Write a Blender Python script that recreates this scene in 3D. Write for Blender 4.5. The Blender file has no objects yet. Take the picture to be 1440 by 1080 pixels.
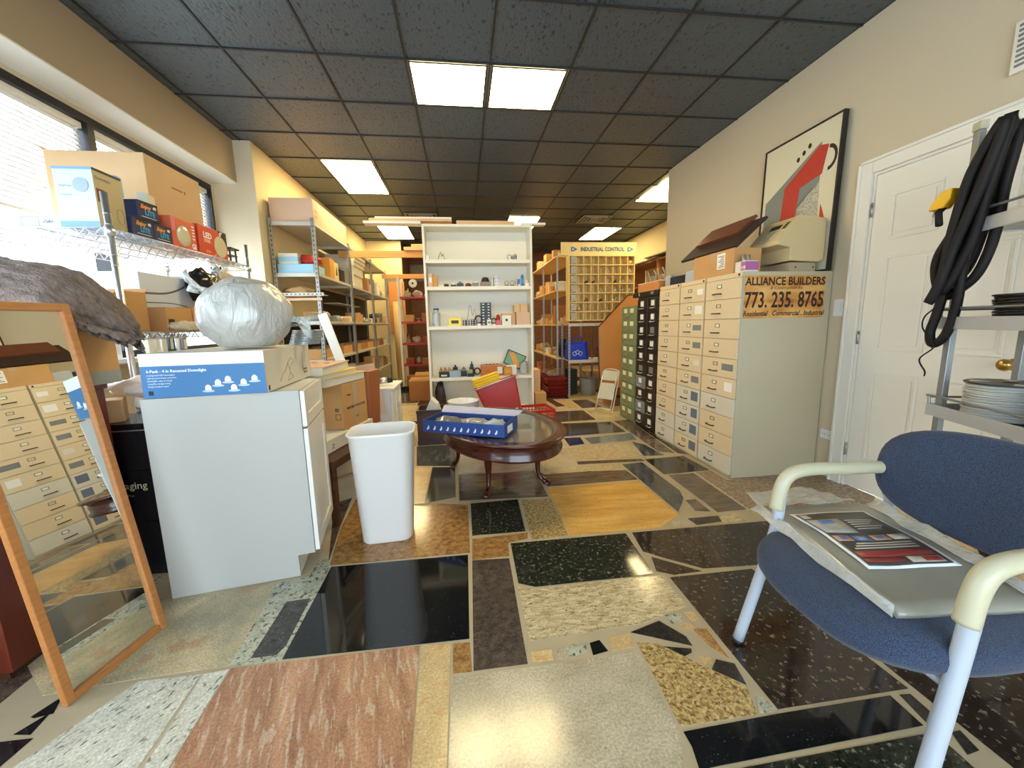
import bpy, bmesh, math, random
from mathutils import Vector, Matrix, noise
from math import pi, sin, cos, radians as rad
SC=bpy.context.scene; COL=SC.collection
# ---------------- camera, world, exposure ----------------
cam=bpy.data.cameras.new('camera'); camo=bpy.data.objects.new('camera',cam); COL.objects.link(camo)
_r=Vector((0.992,-0.1249,-0.0213)); _F=Vector((0.1203,0.9813,-0.1501)).normalized()
_r=(_r-_F*_r.dot(_F)).normalized(); _u=_r.cross(_F)
camo.matrix_world=Matrix(((_r.x,_u.x,-_F.x,0),(_r.y,_u.y,-_F.y,0),(_r.z,_u.z,-_F.z,1.2),(0,0,0,1)))
cam.sensor_width=36; cam.lens=551.94/1440*36; cam.clip_start=.02
SC.camera=camo
W=bpy.data.worlds.new('daylight'); SC.world=W; W.use_nodes=True
bg=W.node_tree.nodes['Background']; bg.inputs[0].default_value=(.72,.87,1,1); bg.inputs[1].default_value=5.0
SC.view_settings.view_transform='Standard'; SC.view_settings.look='None'
SC.view_settings.exposure=0.95; SC.view_settings.gamma=1; SC.view_settings.use_curve_mapping=False
LAMP_STR=13.0
# ---------------- materials ----------------
def lin(c): 
    c=c/255; return c/12.92 if c<=.04045 else ((c+.055)/1.055)**2.4
def rgb(c): return (lin(c[0]),lin(c[1]),lin(c[2]),1)
_M={}
def nn(nt,t,**k):
    n=nt.nodes.new(t)
    for a,b in k.items(): setattr(n,a,b)
    return n
def mat(name,c,rough=.6,metal=0,var=.0,vs=8,bump=0,bs=60,coat=0,trans=0,emit=0,spec=.5,alpha=1,stretch=None):
    if name in _M: return _M[name]
    m=bpy.data.materials.new(name); m.use_nodes=True; nt=m.node_tree; b=nt.nodes['Principled BSDF']
    b.inputs['Base Color'].default_value=rgb(c); b.inputs['Roughness'].default_value=rough; b.inputs['Metallic'].default_value=metal
    b.inputs['Coat Weight'].default_value=coat; b.inputs['Transmission Weight'].default_value=trans
    b.inputs['Specular IOR Level'].default_value=spec; b.inputs['Alpha'].default_value=alpha
    if emit: b.inputs['Emission Color'].default_value=rgb(c); b.inputs['Emission Strength'].default_value=emit
    m.diffuse_color=rgb(c)
    if var or bump:
        tc=nn(nt,'ShaderNodeTexCoord'); src=tc.outputs['Object']
        if stretch:
            mp=nn(nt,'ShaderNodeMapping'); mp.inputs['Scale'].default_value=stretch; nt.links.new(src,mp.inputs[0]); src=mp.outputs[0]
    if var:
        no=nn(nt,'ShaderNodeTexNoise'); no.inputs['Scale'].default_value=vs; no.inputs['Detail'].default_value=5
        nt.links.new(src,no.inputs['Vector'])
        mx=nn(nt,'ShaderNodeMix',data_type='RGBA'); nt.links.new(no.outputs[0],mx.inputs[0])
        mx.inputs[6].default_value=rgb([max(0,v*(1-var)) for v in c]); mx.inputs[7].default_value=rgb([min(255,v*(1+var)) for v in c])
        nt.links.new(mx.outputs[2],b.inputs['Base Color'])
    if bump:
        no=nn(nt,'ShaderNodeTexNoise'); no.inputs['Scale'].default_value=bs; no.inputs['Detail'].default_value=4
        nt.links.new(src,no.inputs['Vector'])
        bp=nn(nt,'ShaderNodeBump'); bp.inputs['Strength'].default_value=bump; bp.inputs['Distance'].default_value=.01
        nt.links.new(no.outputs[0],bp.inputs['Height']); nt.links.new(bp.outputs[0],b.inputs['Normal'])
    _M[name]=m; return m
def granite(name,c1,c2,spk,scale=8,stretch=(1,1,1),rot=0,amt=.5,spksc=90,rough=.09,thr=.6,spk2=None,contrast=.25):
    m=bpy.data.materials.new(name); m.use_nodes=True; nt=m.node_tree; b=nt.nodes['Principled BSDF']; L=nt.links
    tc=nn(nt,'ShaderNodeTexCoord'); mp=nn(nt,'ShaderNodeMapping'); mp.inputs['Scale'].default_value=stretch; mp.inputs['Rotation'].default_value=(0,0,rot)
    mr=nn(nt,'ShaderNodeMapping'); mr.inputs['Rotation'].default_value=(0,0,rot); L.new(tc.outputs['Object'],mr.inputs[0])
    mp.inputs['Rotation'].default_value=(0,0,0); L.new(mr.outputs[0],mp.inputs[0])
    n1=nn(nt,'ShaderNodeTexNoise'); n1.inputs['Scale'].default_value=scale; n1.inputs['Detail'].default_value=8; n1.inputs['Roughness'].default_value=.65; n1.inputs['Distortion'].default_value=.4
    L.new(mp.outputs[0],n1.inputs['Vector'])
    cr=nn(nt,'ShaderNodeValToRGB'); cr.color_ramp.elements[0].position=.5-contrast/2; cr.color_ramp.elements[1].position=.5+contrast/2
    cr.color_ramp.elements[0].color=rgb(c1); cr.color_ramp.elements[1].color=rgb(c2); L.new(n1.outputs[0],cr.inputs[0])
    n2=nn(nt,'ShaderNodeTexNoise'); n2.inputs['Scale'].default_value=spksc; n2.inputs['Detail'].default_value=3; L.new(mp.outputs[0],n2.inputs['Vector'])
    r2=nn(nt,'ShaderNodeValToRGB'); r2.color_ramp.elements[0].position=thr; r2.color_ramp.elements[1].position=thr+.05
    r2.color_ramp.elements[1].color=(amt,amt,amt,1); L.new(n2.outputs[0],r2.inputs[0])
    mx=nn(nt,'ShaderNodeMix',data_type='RGBA'); L.new(r2.outputs[0],mx.inputs[0]); L.new(cr.outputs[0],mx.inputs[6]); mx.inputs[7].default_value=rgb(spk)
    out=mx.outputs[2]
    if spk2:
        n3=nn(nt,'ShaderNodeTexNoise'); n3.inputs['Scale'].default_value=spksc*.6; n3.inputs['Detail'].default_value=2
        mp2=nn(nt,'ShaderNodeMapping'); mp2.inputs['Location'].default_value=(7,3,0); L.new(mp.outputs[0],mp2.inputs[0]); L.new(mp2.outputs[0],n3.inputs['Vector'])
        r3=nn(nt,'ShaderNodeValToRGB'); r3.color_ramp.elements[0].position=.6; r3.color_ramp.elements[1].position=.66; L.new(n3.outputs[0],r3.inputs[0])
        m2=nn(nt,'ShaderNodeMix',data_type='RGBA'); L.new(r3.outputs[0],m2.inputs[0]); L.new(out,m2.inputs[6]); m2.inputs[7].default_value=rgb(spk2); out=m2.outputs[2]
    ng=nn(nt,'ShaderNodeTexNoise'); ng.inputs['Scale'].default_value=130; ng.inputs['Detail'].default_value=3; L.new(mr.outputs[0],ng.inputs['Vector'])
    rg=nn(nt,'ShaderNodeMapRange'); rg.inputs['From Min'].default_value=.3; rg.inputs['From Max'].default_value=.7; rg.inputs['To Min'].default_value=.72; rg.inputs['To Max'].default_value=1.2; L.new(ng.outputs[0],rg.inputs[0])
    mg=nn(nt,'ShaderNodeMix',data_type='RGBA',blend_type='MULTIPLY'); mg.inputs[0].default_value=1; L.new(out,mg.inputs[6]); L.new(rg.outputs[0],mg.inputs[7]); out=mg.outputs[2]
    L.new(out,b.inputs['Base Color']); b.inputs['Roughness'].default_value=rough
    _M[name]=m; return m
# ---------------- mesh helper ----------------
class MB:
    def __init__(s): s.bm=bmesh.new(); s.mi=0
    def _f(s,fs,mi):
        for f in fs: f.material_index=s.mi if mi is None else mi
    def hexa(s,p,mi=None):
        v=[s.bm.verts.new(q) for q in p]
        s._f([s.bm.faces.new([v[i] for i in q]) for q in ((3,2,1,0),(4,5,6,7),(0,1,5,4),(1,2,6,5),(2,3,7,6),(3,0,4,7))],mi); return s
    def box(s,x0,x1,y0,y1,z0,z1,mi=None,M=None):
        p=[Vector(q) for q in ((x0,y0,z0),(x1,y0,z0),(x1,y1,z0),(x0,y1,z0),(x0,y0,z1),(x1,y0,z1),(x1,y1,z1),(x0,y1,z1))]
        if M: p=[M@q for q in p]
        return s.hexa(p,mi)
    def prism(s,pts,d,mi=None,M=None):
        """pts: 3-D polygon; d: extrusion vector"""
        p=[Vector(q) for q in pts]; d=Vector(d)
        if M: p=[M@q for q in p]; d=M.to_3x3()@d
        a=[s.bm.verts.new(q) for q in p]; b=[s.bm.verts.new(q+d) for q in p]; n=len(p)
        fs=[s.bm.faces.new(a[::-1]),s.bm.faces.new(b)]+[s.bm.faces.new((a[i],a[(i+1)%n],b[(i+1)%n],b[i])) for i in range(n)]
        s._f(fs,mi); return s
    def tube(s,pts,r,mi=None,seg=10,closed=False,smooth=True,sx=1):
        P=[Vector(p) for p in pts]; n=len(P); rings=[]; pt=None
        for i in range(n):
            if closed: t=(P[(i+1)%n]-P[i-1])
            else: t=(P[min(i+1,n-1)]-P[max(i-1,0)])
            t.normalize()
            if pt is None:
                a=t.orthogonal().normalized()
                if abs(t.z)<.9: a=t.cross(Vector((0,0,1))).normalized()
            else: a=(a-t*a.dot(t)).normalized()
            pt=t; b=t.cross(a); rr=r[i] if isinstance(r,(list,tuple)) else r
            rings.append([s.bm.verts.new(P[i]+a*(rr*sx*cos(2*pi*k/seg))+b*(rr*sin(2*pi*k/seg))) for k in range(seg)])
        fs=[]
        for i in range(n if closed else n-1):
            A,B=rings[i],rings[(i+1)%n]
            fs+=[s.bm.faces.new((A[k],A[(k+1)%seg],B[(k+1)%seg],B[k])) for k in range(seg)]
        for f in fs: f.smooth=smooth
        if not closed: fs+=[s.bm.faces.new(rings[0][::-1]),s.bm.faces.new(rings[-1])]
        s._f(fs,mi); return s
    def cyl(s,x,y,z0,z1,r,r2=None,mi=None,seg=24,M=None,cap=True):
        return s.lathe([(0,z0),(r,z0),(r if r2 is None else r2,z1),(0,z1)] if cap else [(r,z0),(r if r2 is None else r2,z1)],x,y,mi,seg,M)
    def lathe(s,prof,x=0,y=0,mi=None,seg=24,M=None,sx=1,sy=1,smooth=False):
        rings=[]
        for r,z in prof:
            if r<1e-6: p=[Vector((x,y,z))]
            else: p=[Vector((x+r*sx*cos(2*pi*k/seg),y+r*sy*sin(2*pi*k/seg),z)) for k in range(seg)]
            if M: p=[M@q for q in p]
            rings.append([s.bm.verts.new(q) for q in p])
        fs=[]
        for A,B in zip(rings,rings[1:]):
            if len(A)==1 and len(B)==1: continue
            for k in range(seg):
                k2=(k+1)%seg
                if len(A)==1: f=s.bm.faces.new((A[0],B[k2],B[k]))
                elif len(B)==1: f=s.bm.faces.new((A[k],A[k2],B[0]))
                else: f=s.bm.faces.new((A[k],A[k2],B[k2],B[k]))
                f.smooth=smooth; fs.append(f)
        s._f(fs,mi); return s
    def rprism(s,x0,x1,y0,y1,z0,z1,r,mi=None,seg=6,M=None,top=1.0):
        """rounded-corner box about vertical axis; top scales the upper outline"""
        cx,cy=(x0+x1)/2,(y0+y1)/2; pts=[]
        for (qx,qy,a0) in ((x1-r,y1-r,0),(x0+r,y1-r,90),(x0+r,y0+r,180),(x1-r,y0+r,270)):
            for k in range(seg+1):
                a=rad(a0+90*k/seg); pts.append((qx+r*cos(a),qy+r*sin(a)))
        A=[Vector((x,y,z0)) for x,y in pts]; B=[Vector((cx+(x-cx)*top,cy+(y-cy)*top,z1)) for x,y in pts]
        if M: A=[M@q for q in A]; B=[M@q for q in B]
        a=[s.bm.verts.new(q) for q in A]; b=[s.bm.verts.new(q) for q in B]; n=len(a)
        s._f([s.bm.faces.new(a[::-1]),s.bm.faces.new(b)]+[s.bm.faces.new((a[i],a[(i+1)%n],b[(i+1)%n],b[i])) for i in range(n)],mi); return s
    def build(s,name,mats,parent=None,bev=0,smooth=False,sub=0,seg=2,**pr):
        me=bpy.data.meshes.new(name); s.bm.normal_update(); 
        bmesh.ops.recalc_face_normals(s.bm,faces=s.bm.faces[:])
        s.bm.to_mesh(me); s.bm.free()
        for m in (mats if isinstance(mats,(list,tuple)) else [mats]): me.materials.append(m)
        if smooth:
            for p in me.polygons: p.use_smooth=True
        o=bpy.data.objects.new(name,me); COL.objects.link(o)
        if parent: o.parent=parent
        if bev:
            b=o.modifiers.new('bevel','BEVEL'); b.width=bev; b.segments=seg; b.limit_method='ANGLE'; b.angle_limit=rad(40)
        if sub:
            b=o.modifiers.new('sub','SUBSURF'); b.levels=sub; b.render_levels=sub
        for k,v in pr.items(): o[k]=v
        return o
def tag(o,label,cat,group=None,loc=None,rz=None):
    o['label']=label; o['category']=cat
    if group: o['group']=group
    if loc is not None: o.location=loc
    if rz is not None: o.rotation_euler=(0,0,rz)
    return o
def thing(name,label,cat,loc=(0,0,0),rz=0,group=None,rot=None):
    o=bpy.data.objects.new(name,None); COL.objects.link(o); o.empty_display_size=.1
    o.location=loc; o.rotation_euler=rot or (0,0,rz); o['label']=label; o['category']=cat
    if group: o['group']=group
    return o
def struct(name,mb,mats,**k): return mb.build(name,mats,kind='structure',**k)
def dup(root,loc=None,rz=None,label=None,group=None):
    def cp(o,par):
        c=o.copy(); COL.objects.link(c)
        if par: c.parent=par
        for ch in o.children: cp(ch,c)
        return c
    r=cp(root,None)
    if loc is not None: r.location=loc
    if rz is not None: r.rotation_euler=(0,0,rz)
    if label: r['label']=label
    if group: r['group']=group
    return r
def text(body,size,m,parent,loc,rot,name='printed_text',sx=1,shear=0,align='LEFT',bold=0,depth=.0004,space=1,**pr):
    c=bpy.data.curves.new('t','FONT'); c.body=body; c.size=size; c.shear=shear; c.align_x=align; c.offset=bold; c.extrude=depth; c.resolution_u=2; c.space_character=space
    t=bpy.data.objects.new('t',c); COL.objects.link(t); bpy.context.view_layer.update()
    me=bpy.data.meshes.new_from_object(t.evaluated_get(bpy.context.evaluated_depsgraph_get()))
    bpy.data.objects.remove(t); bpy.data.curves.remove(c)
    me.materials.clear(); me.materials.append(m)
    for v in me.vertices: v.co.x*=sx
    o=bpy.data.objects.new(name,me); COL.objects.link(o); o.location=loc; o.rotation_euler=rot
    if parent: o.parent=parent
    for k,v in pr.items(): o[k]=v
    return o
FY=(pi/2,0,0); FXn=(pi/2,0,-pi/2); FXp=(pi/2,0,pi/2)   # text facing -y, -x, +x
def bez(pts,n=12):
    """Catmull-Rom through pts"""
    P=[Vector(p) for p in pts]; P=[P[0]*2-P[1]]+P+[P[-1]*2-P[-2]]; out=[]
    for i in range(1,len(P)-2):
        a,b,c,d=P[i-1:i+3]
        for k in range(n):
            t=k/n; out.append(.5*((2*b)+(c-a)*t+(2*a-5*b+4*c-d)*t*t+(3*b-a-3*c+d)*t**3))
    out.append(P[-2]); return out
R=random.Random(7)
# palette
wallp=mat('wall_paint_tan',(206,190,160),.7,bump=.05,bs=150)
wallw=mat('wall_paint_cream',(222,205,160),.7)
white=mat('white_laminate',(232,230,222),.35)
whitep=mat('white_paint',(232,226,212),.45)
black=mat('black_plastic',(22,22,24),.4)
blackm=mat('black_metal',(28,26,28),.35,.6)
chrome=mat('chrome',(222,222,222),.33,.9)
steel=mat('galvanised_steel',(165,165,160),.38,.8,var=.1)
steelp=mat('pale_grey_steel',(196,192,180),.5,.2)
alu=mat('brushed_aluminium',(206,210,216),.42,.6)
card=mat('cardboard',(196,148,92),.85,var=.06,vs=5)
card2=mat('pale_cardboard',(212,174,128),.85,var=.05,vs=5)
card3=mat('dark_cardboard',(160,108,62),.85,var=.07,vs=5)
cardp=mat('pinkish_cardboard',(214,178,150),.85,var=.04,vs=4)
cardw=mat('white_cardboard',(222,214,196),.7)
tape=mat('packing_tape',(190,165,130),.25)
paper=mat('paper',(236,232,222),.8)
plasticw=mat('white_plastic',(232,230,226),.35)
plasticc=mat('clear_plastic',(225,228,230),.15,trans=.6,alpha=.75)
red=mat('red_plastic',(185,30,22),.3); dred=mat('dark_red_plastic',(120,20,20),.3)
orange=mat('orange_packaging',(220,95,40),.5)
blue=mat('blue_packaging',(40,80,165),.4)
lblue=mat('pale_blue_packaging',(150,195,215),.5)
yellow=mat('yellow_plastic',(240,200,30),.4)
green=mat('green_metal',(118,128,92),.45)
greyp=mat('grey_plastic',(120,122,122),.5)
wood=mat('pine_wood',(198,144,80),.55,var=.1,vs=3,stretch=(1,12,12))
woodd=mat('dark_wood',(70,38,24),.35,var=.2,vs=6,stretch=(1,8,8))
brass=mat('brass',(190,150,80),.3,.9)
skyb=mat('bright_blue_nylon',(28,60,190),.5)
SLABS=[
('white',-1.166,1.351,-0.965,1.350,-0.940,0.964,-0.905,0.750,-1.366,0.814,-1.305,1.089),
('white',-0.957,1.349,-0.878,1.358,-0.859,1.035,-0.849,0.743,-0.899,0.750,-0.929,1.039),
('pink',-0.872,1.360,-0.209,1.363,-0.189,0.940,-0.161,0.648,-0.849,0.743,-0.859,1.035),
('ochre',-0.201,1.361,-0.091,1.355,-0.090,0.926,-0.088,0.638,-0.158,0.648,-0.186,0.939),
('goldbrown',-0.083,1.354,-0.018,1.351,-0.013,1.221,-0.080,1.222),
('pale',-0.082,1.206,0.583,1.215,0.602,1.181,0.593,1.123,0.588,0.918,0.550,0.834,0.413,0.570,-0.085,0.638,-0.086,0.925),
('speckgreen',-0.746,2.014,-0.705,1.927,-0.707,1.369,-0.890,1.372,-0.938,1.836,-0.793,1.889,-0.795,2.021),
('black',-0.709,1.939,-0.017,1.936,-0.020,1.369,-0.705,1.375),
('dkgranite',-0.825,1.700,-0.725,1.708,-0.719,1.439,-0.735,1.398,-0.825,1.396),
('tangreen',-1.594,1.801,-0.923,1.838,-0.886,1.374,-1.175,1.364,-1.449,1.339,-1.819,1.632),
('black',-1.409,1.260,-1.378,1.324,-1.348,1.263,-1.395,1.254),
('black',-1.402,1.204,-1.360,1.269,-1.349,1.196),
('black',-1.531,1.187,-1.329,1.183,-1.344,1.077,-1.452,1.084),
('dkbrown',0.004,1.881,0.195,1.870,0.185,1.224,-0.008,1.223),
('goldbrown',0.009,2.087,0.331,2.104,0.321,2.043,0.208,2.017,0.197,1.889,0.004,1.888),
('dkgreen',0.219,2.008,0.885,2.005,0.868,1.638,0.740,1.631,0.289,1.629,0.214,1.666),
('cream',0.208,1.646,0.286,1.614,0.735,1.621,0.897,1.617,0.903,1.404,0.678,1.344,0.210,1.324),
('ochre',0.206,1.271,0.284,1.272,0.279,1.226,0.203,1.225),
('pale',0.300,1.273,0.341,1.274,0.343,1.229,0.295,1.229),
('speckgreen',0.335,1.281,0.418,1.282,0.410,1.241,0.346,1.231),
('black',0.432,1.280,0.473,1.288,0.488,1.235,0.427,1.225),
('ochre',0.511,1.296,0.599,1.301,0.590,1.237,0.503,1.233),
('black2',0.607,1.307,0.745,1.346,0.807,1.255,0.806,1.211),
('black2',0.698,1.224,0.794,1.199,0.787,1.184,0.742,1.169),
('black2',0.854,1.143,0.907,1.117,0.890,1.036,0.814,1.108),
('gravel',0.608,1.257,0.684,1.239,0.887,1.031,0.853,0.942,0.602,0.941),
('speckgreen',0.783,1.372,0.851,1.370,0.838,1.332,0.788,1.324),
('ochre',0.867,1.376,0.907,1.374,0.908,1.325,0.874,1.326),
('ochre',0.821,1.319,0.869,1.312,0.855,1.280,0.815,1.293),
('goldbrown',0.854,1.288,0.906,1.280,0.904,1.139,0.870,1.195),
('ochre',0.806,1.166,0.846,1.147,0.833,1.131,0.788,1.120),
('speckgreen',0.893,1.000,0.908,0.997,0.922,0.941,0.861,0.943),
('dkgrain',0.929,1.596,1.350,1.596,1.376,1.416,1.384,1.141,1.395,0.949,0.927,0.947),
('black',0.601,0.924,0.915,0.933,1.313,0.936,1.308,0.841,0.623,0.826,0.588,0.822,0.602,0.882),
('black2',1.344,0.934,1.380,0.931,1.377,0.875,1.327,0.847),
('dkgreen',0.645,0.812,1.276,0.819,1.315,0.786,1.313,0.726,1.335,0.575,0.480,0.611),
('black2',1.365,0.812,1.396,0.814,1.382,0.761,1.336,0.756),
('dkgrain',1.409,1.392,2.575,1.249,2.315,0.739,1.451,0.571,1.416,0.706,1.416,0.948,1.418,1.181),
('pale',1.428,1.589,1.463,1.595,1.423,1.399,1.389,1.423),
('dkgrain',0.924,2.006,2.353,2.000,2.110,1.595,1.457,1.619,1.298,1.627,1.125,1.637,0.990,1.743,0.901,1.821),
('dkgrain',0.921,1.766,1.105,1.618,0.959,1.613,0.890,1.652),
('gold',0.579,2.703,1.289,2.711,1.300,2.159,1.103,2.033,0.562,2.034),
('gravel',0.358,2.536,0.561,2.524,0.556,2.043,0.342,2.025),
('dkgreen',0.011,2.540,0.335,2.551,0.321,2.122,0.010,2.125),
('goldbrown',-0.797,2.746,-0.309,2.552,-0.192,2.575,-0.009,2.522,-0.006,1.954,-0.720,1.953,-0.778,2.319),
('black2',-0.302,3.295,-0.107,3.259,-0.092,2.660,-0.295,2.603),
('ochre',-0.720,3.372,-0.314,3.297,-0.303,2.594,-0.622,2.605),
('brown',-0.076,3.074,0.548,3.056,0.553,2.559,-0.067,2.598),
('pale',-0.086,3.534,0.650,3.605,0.625,3.108,-0.076,3.121),
('brown',0.551,3.007,1.284,2.937,1.296,2.738,0.590,2.727),
('cream',0.597,2.999,0.910,3.072,1.284,3.072,1.291,2.969,0.613,2.965),
('pale',0.762,3.606,0.950,3.592,0.914,3.105,0.620,3.026),
('dkbrown',0.949,3.205,1.517,3.174,1.535,3.115,0.941,3.135),
('cream',0.963,3.589,1.609,3.627,1.564,3.203,0.960,3.241),
('dkblue',1.308,3.067,1.495,3.086,1.497,2.491,1.452,2.369,1.316,2.195),
('black2',1.551,3.149,1.926,3.174,1.943,2.817,1.542,2.797),
('brown',1.562,2.778,1.781,2.784,1.759,2.159,1.555,2.154),
('brownspk',1.811,2.794,1.939,2.802,1.948,2.608,3.285,2.668,2.573,2.060,1.776,2.156),
('brown',1.454,2.347,1.526,2.346,1.518,2.170,1.431,2.195),
('black2',1.326,2.109,1.539,2.110,1.506,2.043,1.337,2.028),
('cream',1.530,2.111,1.642,2.120,1.651,2.019,1.500,2.027),
('pale',1.215,2.092,1.315,2.129,1.324,2.030,1.192,2.027),
('dkblue',1.663,3.666,1.739,3.554,1.770,3.223,1.581,3.239),
('brown',1.810,4.509,2.015,4.540,1.893,3.260,1.768,3.325),
('brown',2.049,4.532,1.986,4.196,2.022,3.175,1.918,3.255,2.011,4.467),
('bluegrey',1.233,3.880,1.780,3.963,1.737,3.727,1.242,3.675),
('black2',1.021,3.922,1.197,3.914,1.173,3.689,1.008,3.650),
('dkgranite',1.047,4.528,1.755,4.485,1.750,4.028,1.013,3.978),
('dkbrown',1.197,5.173,1.620,5.170,1.615,4.625,1.072,4.594),
('cream',1.658,5.161,1.898,5.202,1.934,4.633,1.650,4.618),
('dkbrown',1.663,5.898,1.906,5.900,1.957,5.336,1.652,5.306),
('dkbrown',1.265,6.115,1.378,6.151,1.455,5.502,1.322,5.481),
('ochre',1.420,6.078,1.620,5.908,1.613,5.315,1.466,5.348),
('dkblue',-0.503,3.920,-0.119,3.917,-0.096,3.292,-0.440,3.355),
('dkbrown',-1.014,5.112,-0.590,5.022,-0.574,4.870,-0.978,4.919),
('tangreen',-1.135,5.889,-0.669,5.784,-0.594,5.061,-1.021,5.153),
('black2',-1.328,7.713,-0.857,7.591,-0.744,6.290,-1.171,6.274),
('tangreen',-0.972,4.882,-0.584,4.801,-0.513,3.946,-0.782,3.998),
('tangreen',-1.577,9.449,-1.035,9.294,-0.876,7.770,-1.357,7.807),
('dkbrown',0.341,4.169,0.861,4.180,0.927,3.642,0.333,3.689),
('dkblue',0.787,4.349,0.995,4.338,0.933,3.664,0.758,3.652),
('dkbrown',-0.927,2.701,-0.829,2.775,-0.786,2.346,-0.738,1.987)]
# ================= ROOM SHELL =================
H=3.1; XR=2.7; XL=-2.46; XS=-2.23; YB=9.4; YF=-2.4; XRB=3.95
SLABMATS={
'black':granite('granite_black',(16,18,22),(26,28,30),(150,150,140),6,spksc=140,thr=.68,rough=.06),
'black2':granite('granite_charcoal',(38,36,34),(52,48,44),(80,74,66),6,spksc=60,rough=.1),
'dkgreen':granite('granite_dark_green',(30,34,28),(52,54,44),(140,140,120),30,amt=.7,spksc=60,thr=.6,rough=.08),
'dkgrain':granite('granite_tan_brown',(30,23,21),(54,42,36),(136,120,102),25,amt=.75,spksc=50,thr=.61,rough=.07),
'dkgranite':granite('granite_dark_speckled',(44,44,44),(72,70,66),(120,118,108),30,(1,1,1),rough=.1),
'dkbrown':granite('granite_dark_brown',(64,54,48),(96,82,70),(120,108,90),25,rough=.12),
'brown':granite('granite_brown',(78,66,56),(122,106,90),(60,50,44),5,(1,5,1),rough=.12,spksc=20),
'brownspk':granite('granite_brown_beige',(120,98,78),(172,146,114),(80,62,50),40,spksc=60,thr=.58),
'dkblue':granite('granite_blue_black',(52,56,60),(86,88,88),(110,114,116),5,(5,1,1),rough=.1,spksc=30),
'bluegrey':granite('granite_blue_grey',(96,108,116),(124,132,134),(60,66,72),20),
'cream':granite('granite_cream',(176,154,112),(222,204,164),(84,66,42),18,(1,3,1),amt=.8,spksc=38,thr=.6,rough=.15),
'white':granite('granite_white',(186,182,164),(216,212,194),(66,64,60),10,(3,1,1),.5,amt=.8,spksc=32,thr=.6,rough=.16),
'pink':granite('granite_pink',(146,100,72),(196,148,112),(204,188,162),3.0,(5,.8,1),-.25,amt=.5,spksc=12,thr=.56,rough=.22,contrast=.3),
'gold':granite('granite_gold',(206,150,70),(232,182,96),(150,96,44),2.5,(1,5,1),.08,amt=.45,spksc=14,thr=.62,rough=.12),
'gravel':granite('granite_gravel',(150,120,72),(206,176,118),(82,62,36),60,spksc=75,amt=.8,thr=.58,rough=.2,contrast=.15),
'goldbrown':granite('granite_golden_brown',(130,88,48),(186,142,84),(92,60,36),30,spksc=60,thr=.6,rough=.15),
'ochre':granite('granite_ochre',(190,160,110),(214,182,128),(198,140,76),7,amt=.6,spksc=18,rough=.25),
'pale':granite('granite_pale',(176,162,134),(200,186,158),(140,124,104),5,spksc=110,thr=.66,amt=.7,rough=.16),
'tangreen':granite('marble_tan_green',(168,158,126),(212,188,146),(186,132,92),3,(1,1,1),.6,amt=.5,spksc=7,thr=.6,rough=.2),
'speckgreen':granite('granite_white_green',(160,162,140),(196,192,168),(72,76,66),15,spksc=45,amt=.85,thr=.56,rough=.18)}
grout=mat('grout_tan',(174,158,128),.5,var=.08,vs=6)
keys=list(SLABMATS)
fb=MB(); fb.box(-2.6,XRB+.1,YF-.1,YB+1.7,-.12,-.0012,0)
def slab(pts,mi,z):
    a=[fb.bm.verts.new((x,y,-.002)) for x,y in pts]; b=[fb.bm.verts.new((x,y,z)) for x,y in pts]; n=len(pts)
    for f in [fb.bm.faces.new(b)]+[fb.bm.faces.new((a[i],a[(i+1)%n],b[(i+1)%n],b[i])) for i in range(n)]: f.material_index=mi
fr=random.Random(3)
def randslabs(x0,x1,y0,y1,z=-.0006):
    y=y0
    while y<y1-.1:
        h=min(fr.uniform(.35,.75),y1-y); x=x0
        while x<x1-.05:
            w=min(fr.choice((.3,.5,.7,.95)),x1-x)
            g=.012
            if w>.06: slab([(x+g,y+g),(x+w-g,y+g),(x+w-g,y+h-g),(x+g,y+h-g)],1+keys.index(fr.choice(['dkbrown','brown','cream','tangreen','pale','black2','ochre','dkgrain','dkblue','cream','tangreen','ochre'])),z)
            x+=w
        y+=h
randslabs(-2.5,3.9,6.05,YB+1.6); randslabs(-2.5,-1.0,4.55,6.05); randslabs(2.0,3.9,5.0,6.05)
randslabs(-2.5,2.68,YF,.62); randslabs(1.75,2.68,.62,2.45); randslabs(-2.5,-1.5,.62,4.5)
randslabs(-.42,.8,4.5,6.05)
for i,s in enumerate(SLABS):
    p=[(s[k],s[k+1]) for k in range(1,len(s),2)]
    ar=sum(p[k][0]*p[(k+1)%len(p)][1]-p[(k+1)%len(p)][0]*p[k][1] for k in range(len(p)))
    if ar<0: p=p[::-1]
    slab(p,1+keys.index(s[0]),.00002*(i%40))
struct('floor',fb,[grout]+[SLABMATS[k] for k in keys])
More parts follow.
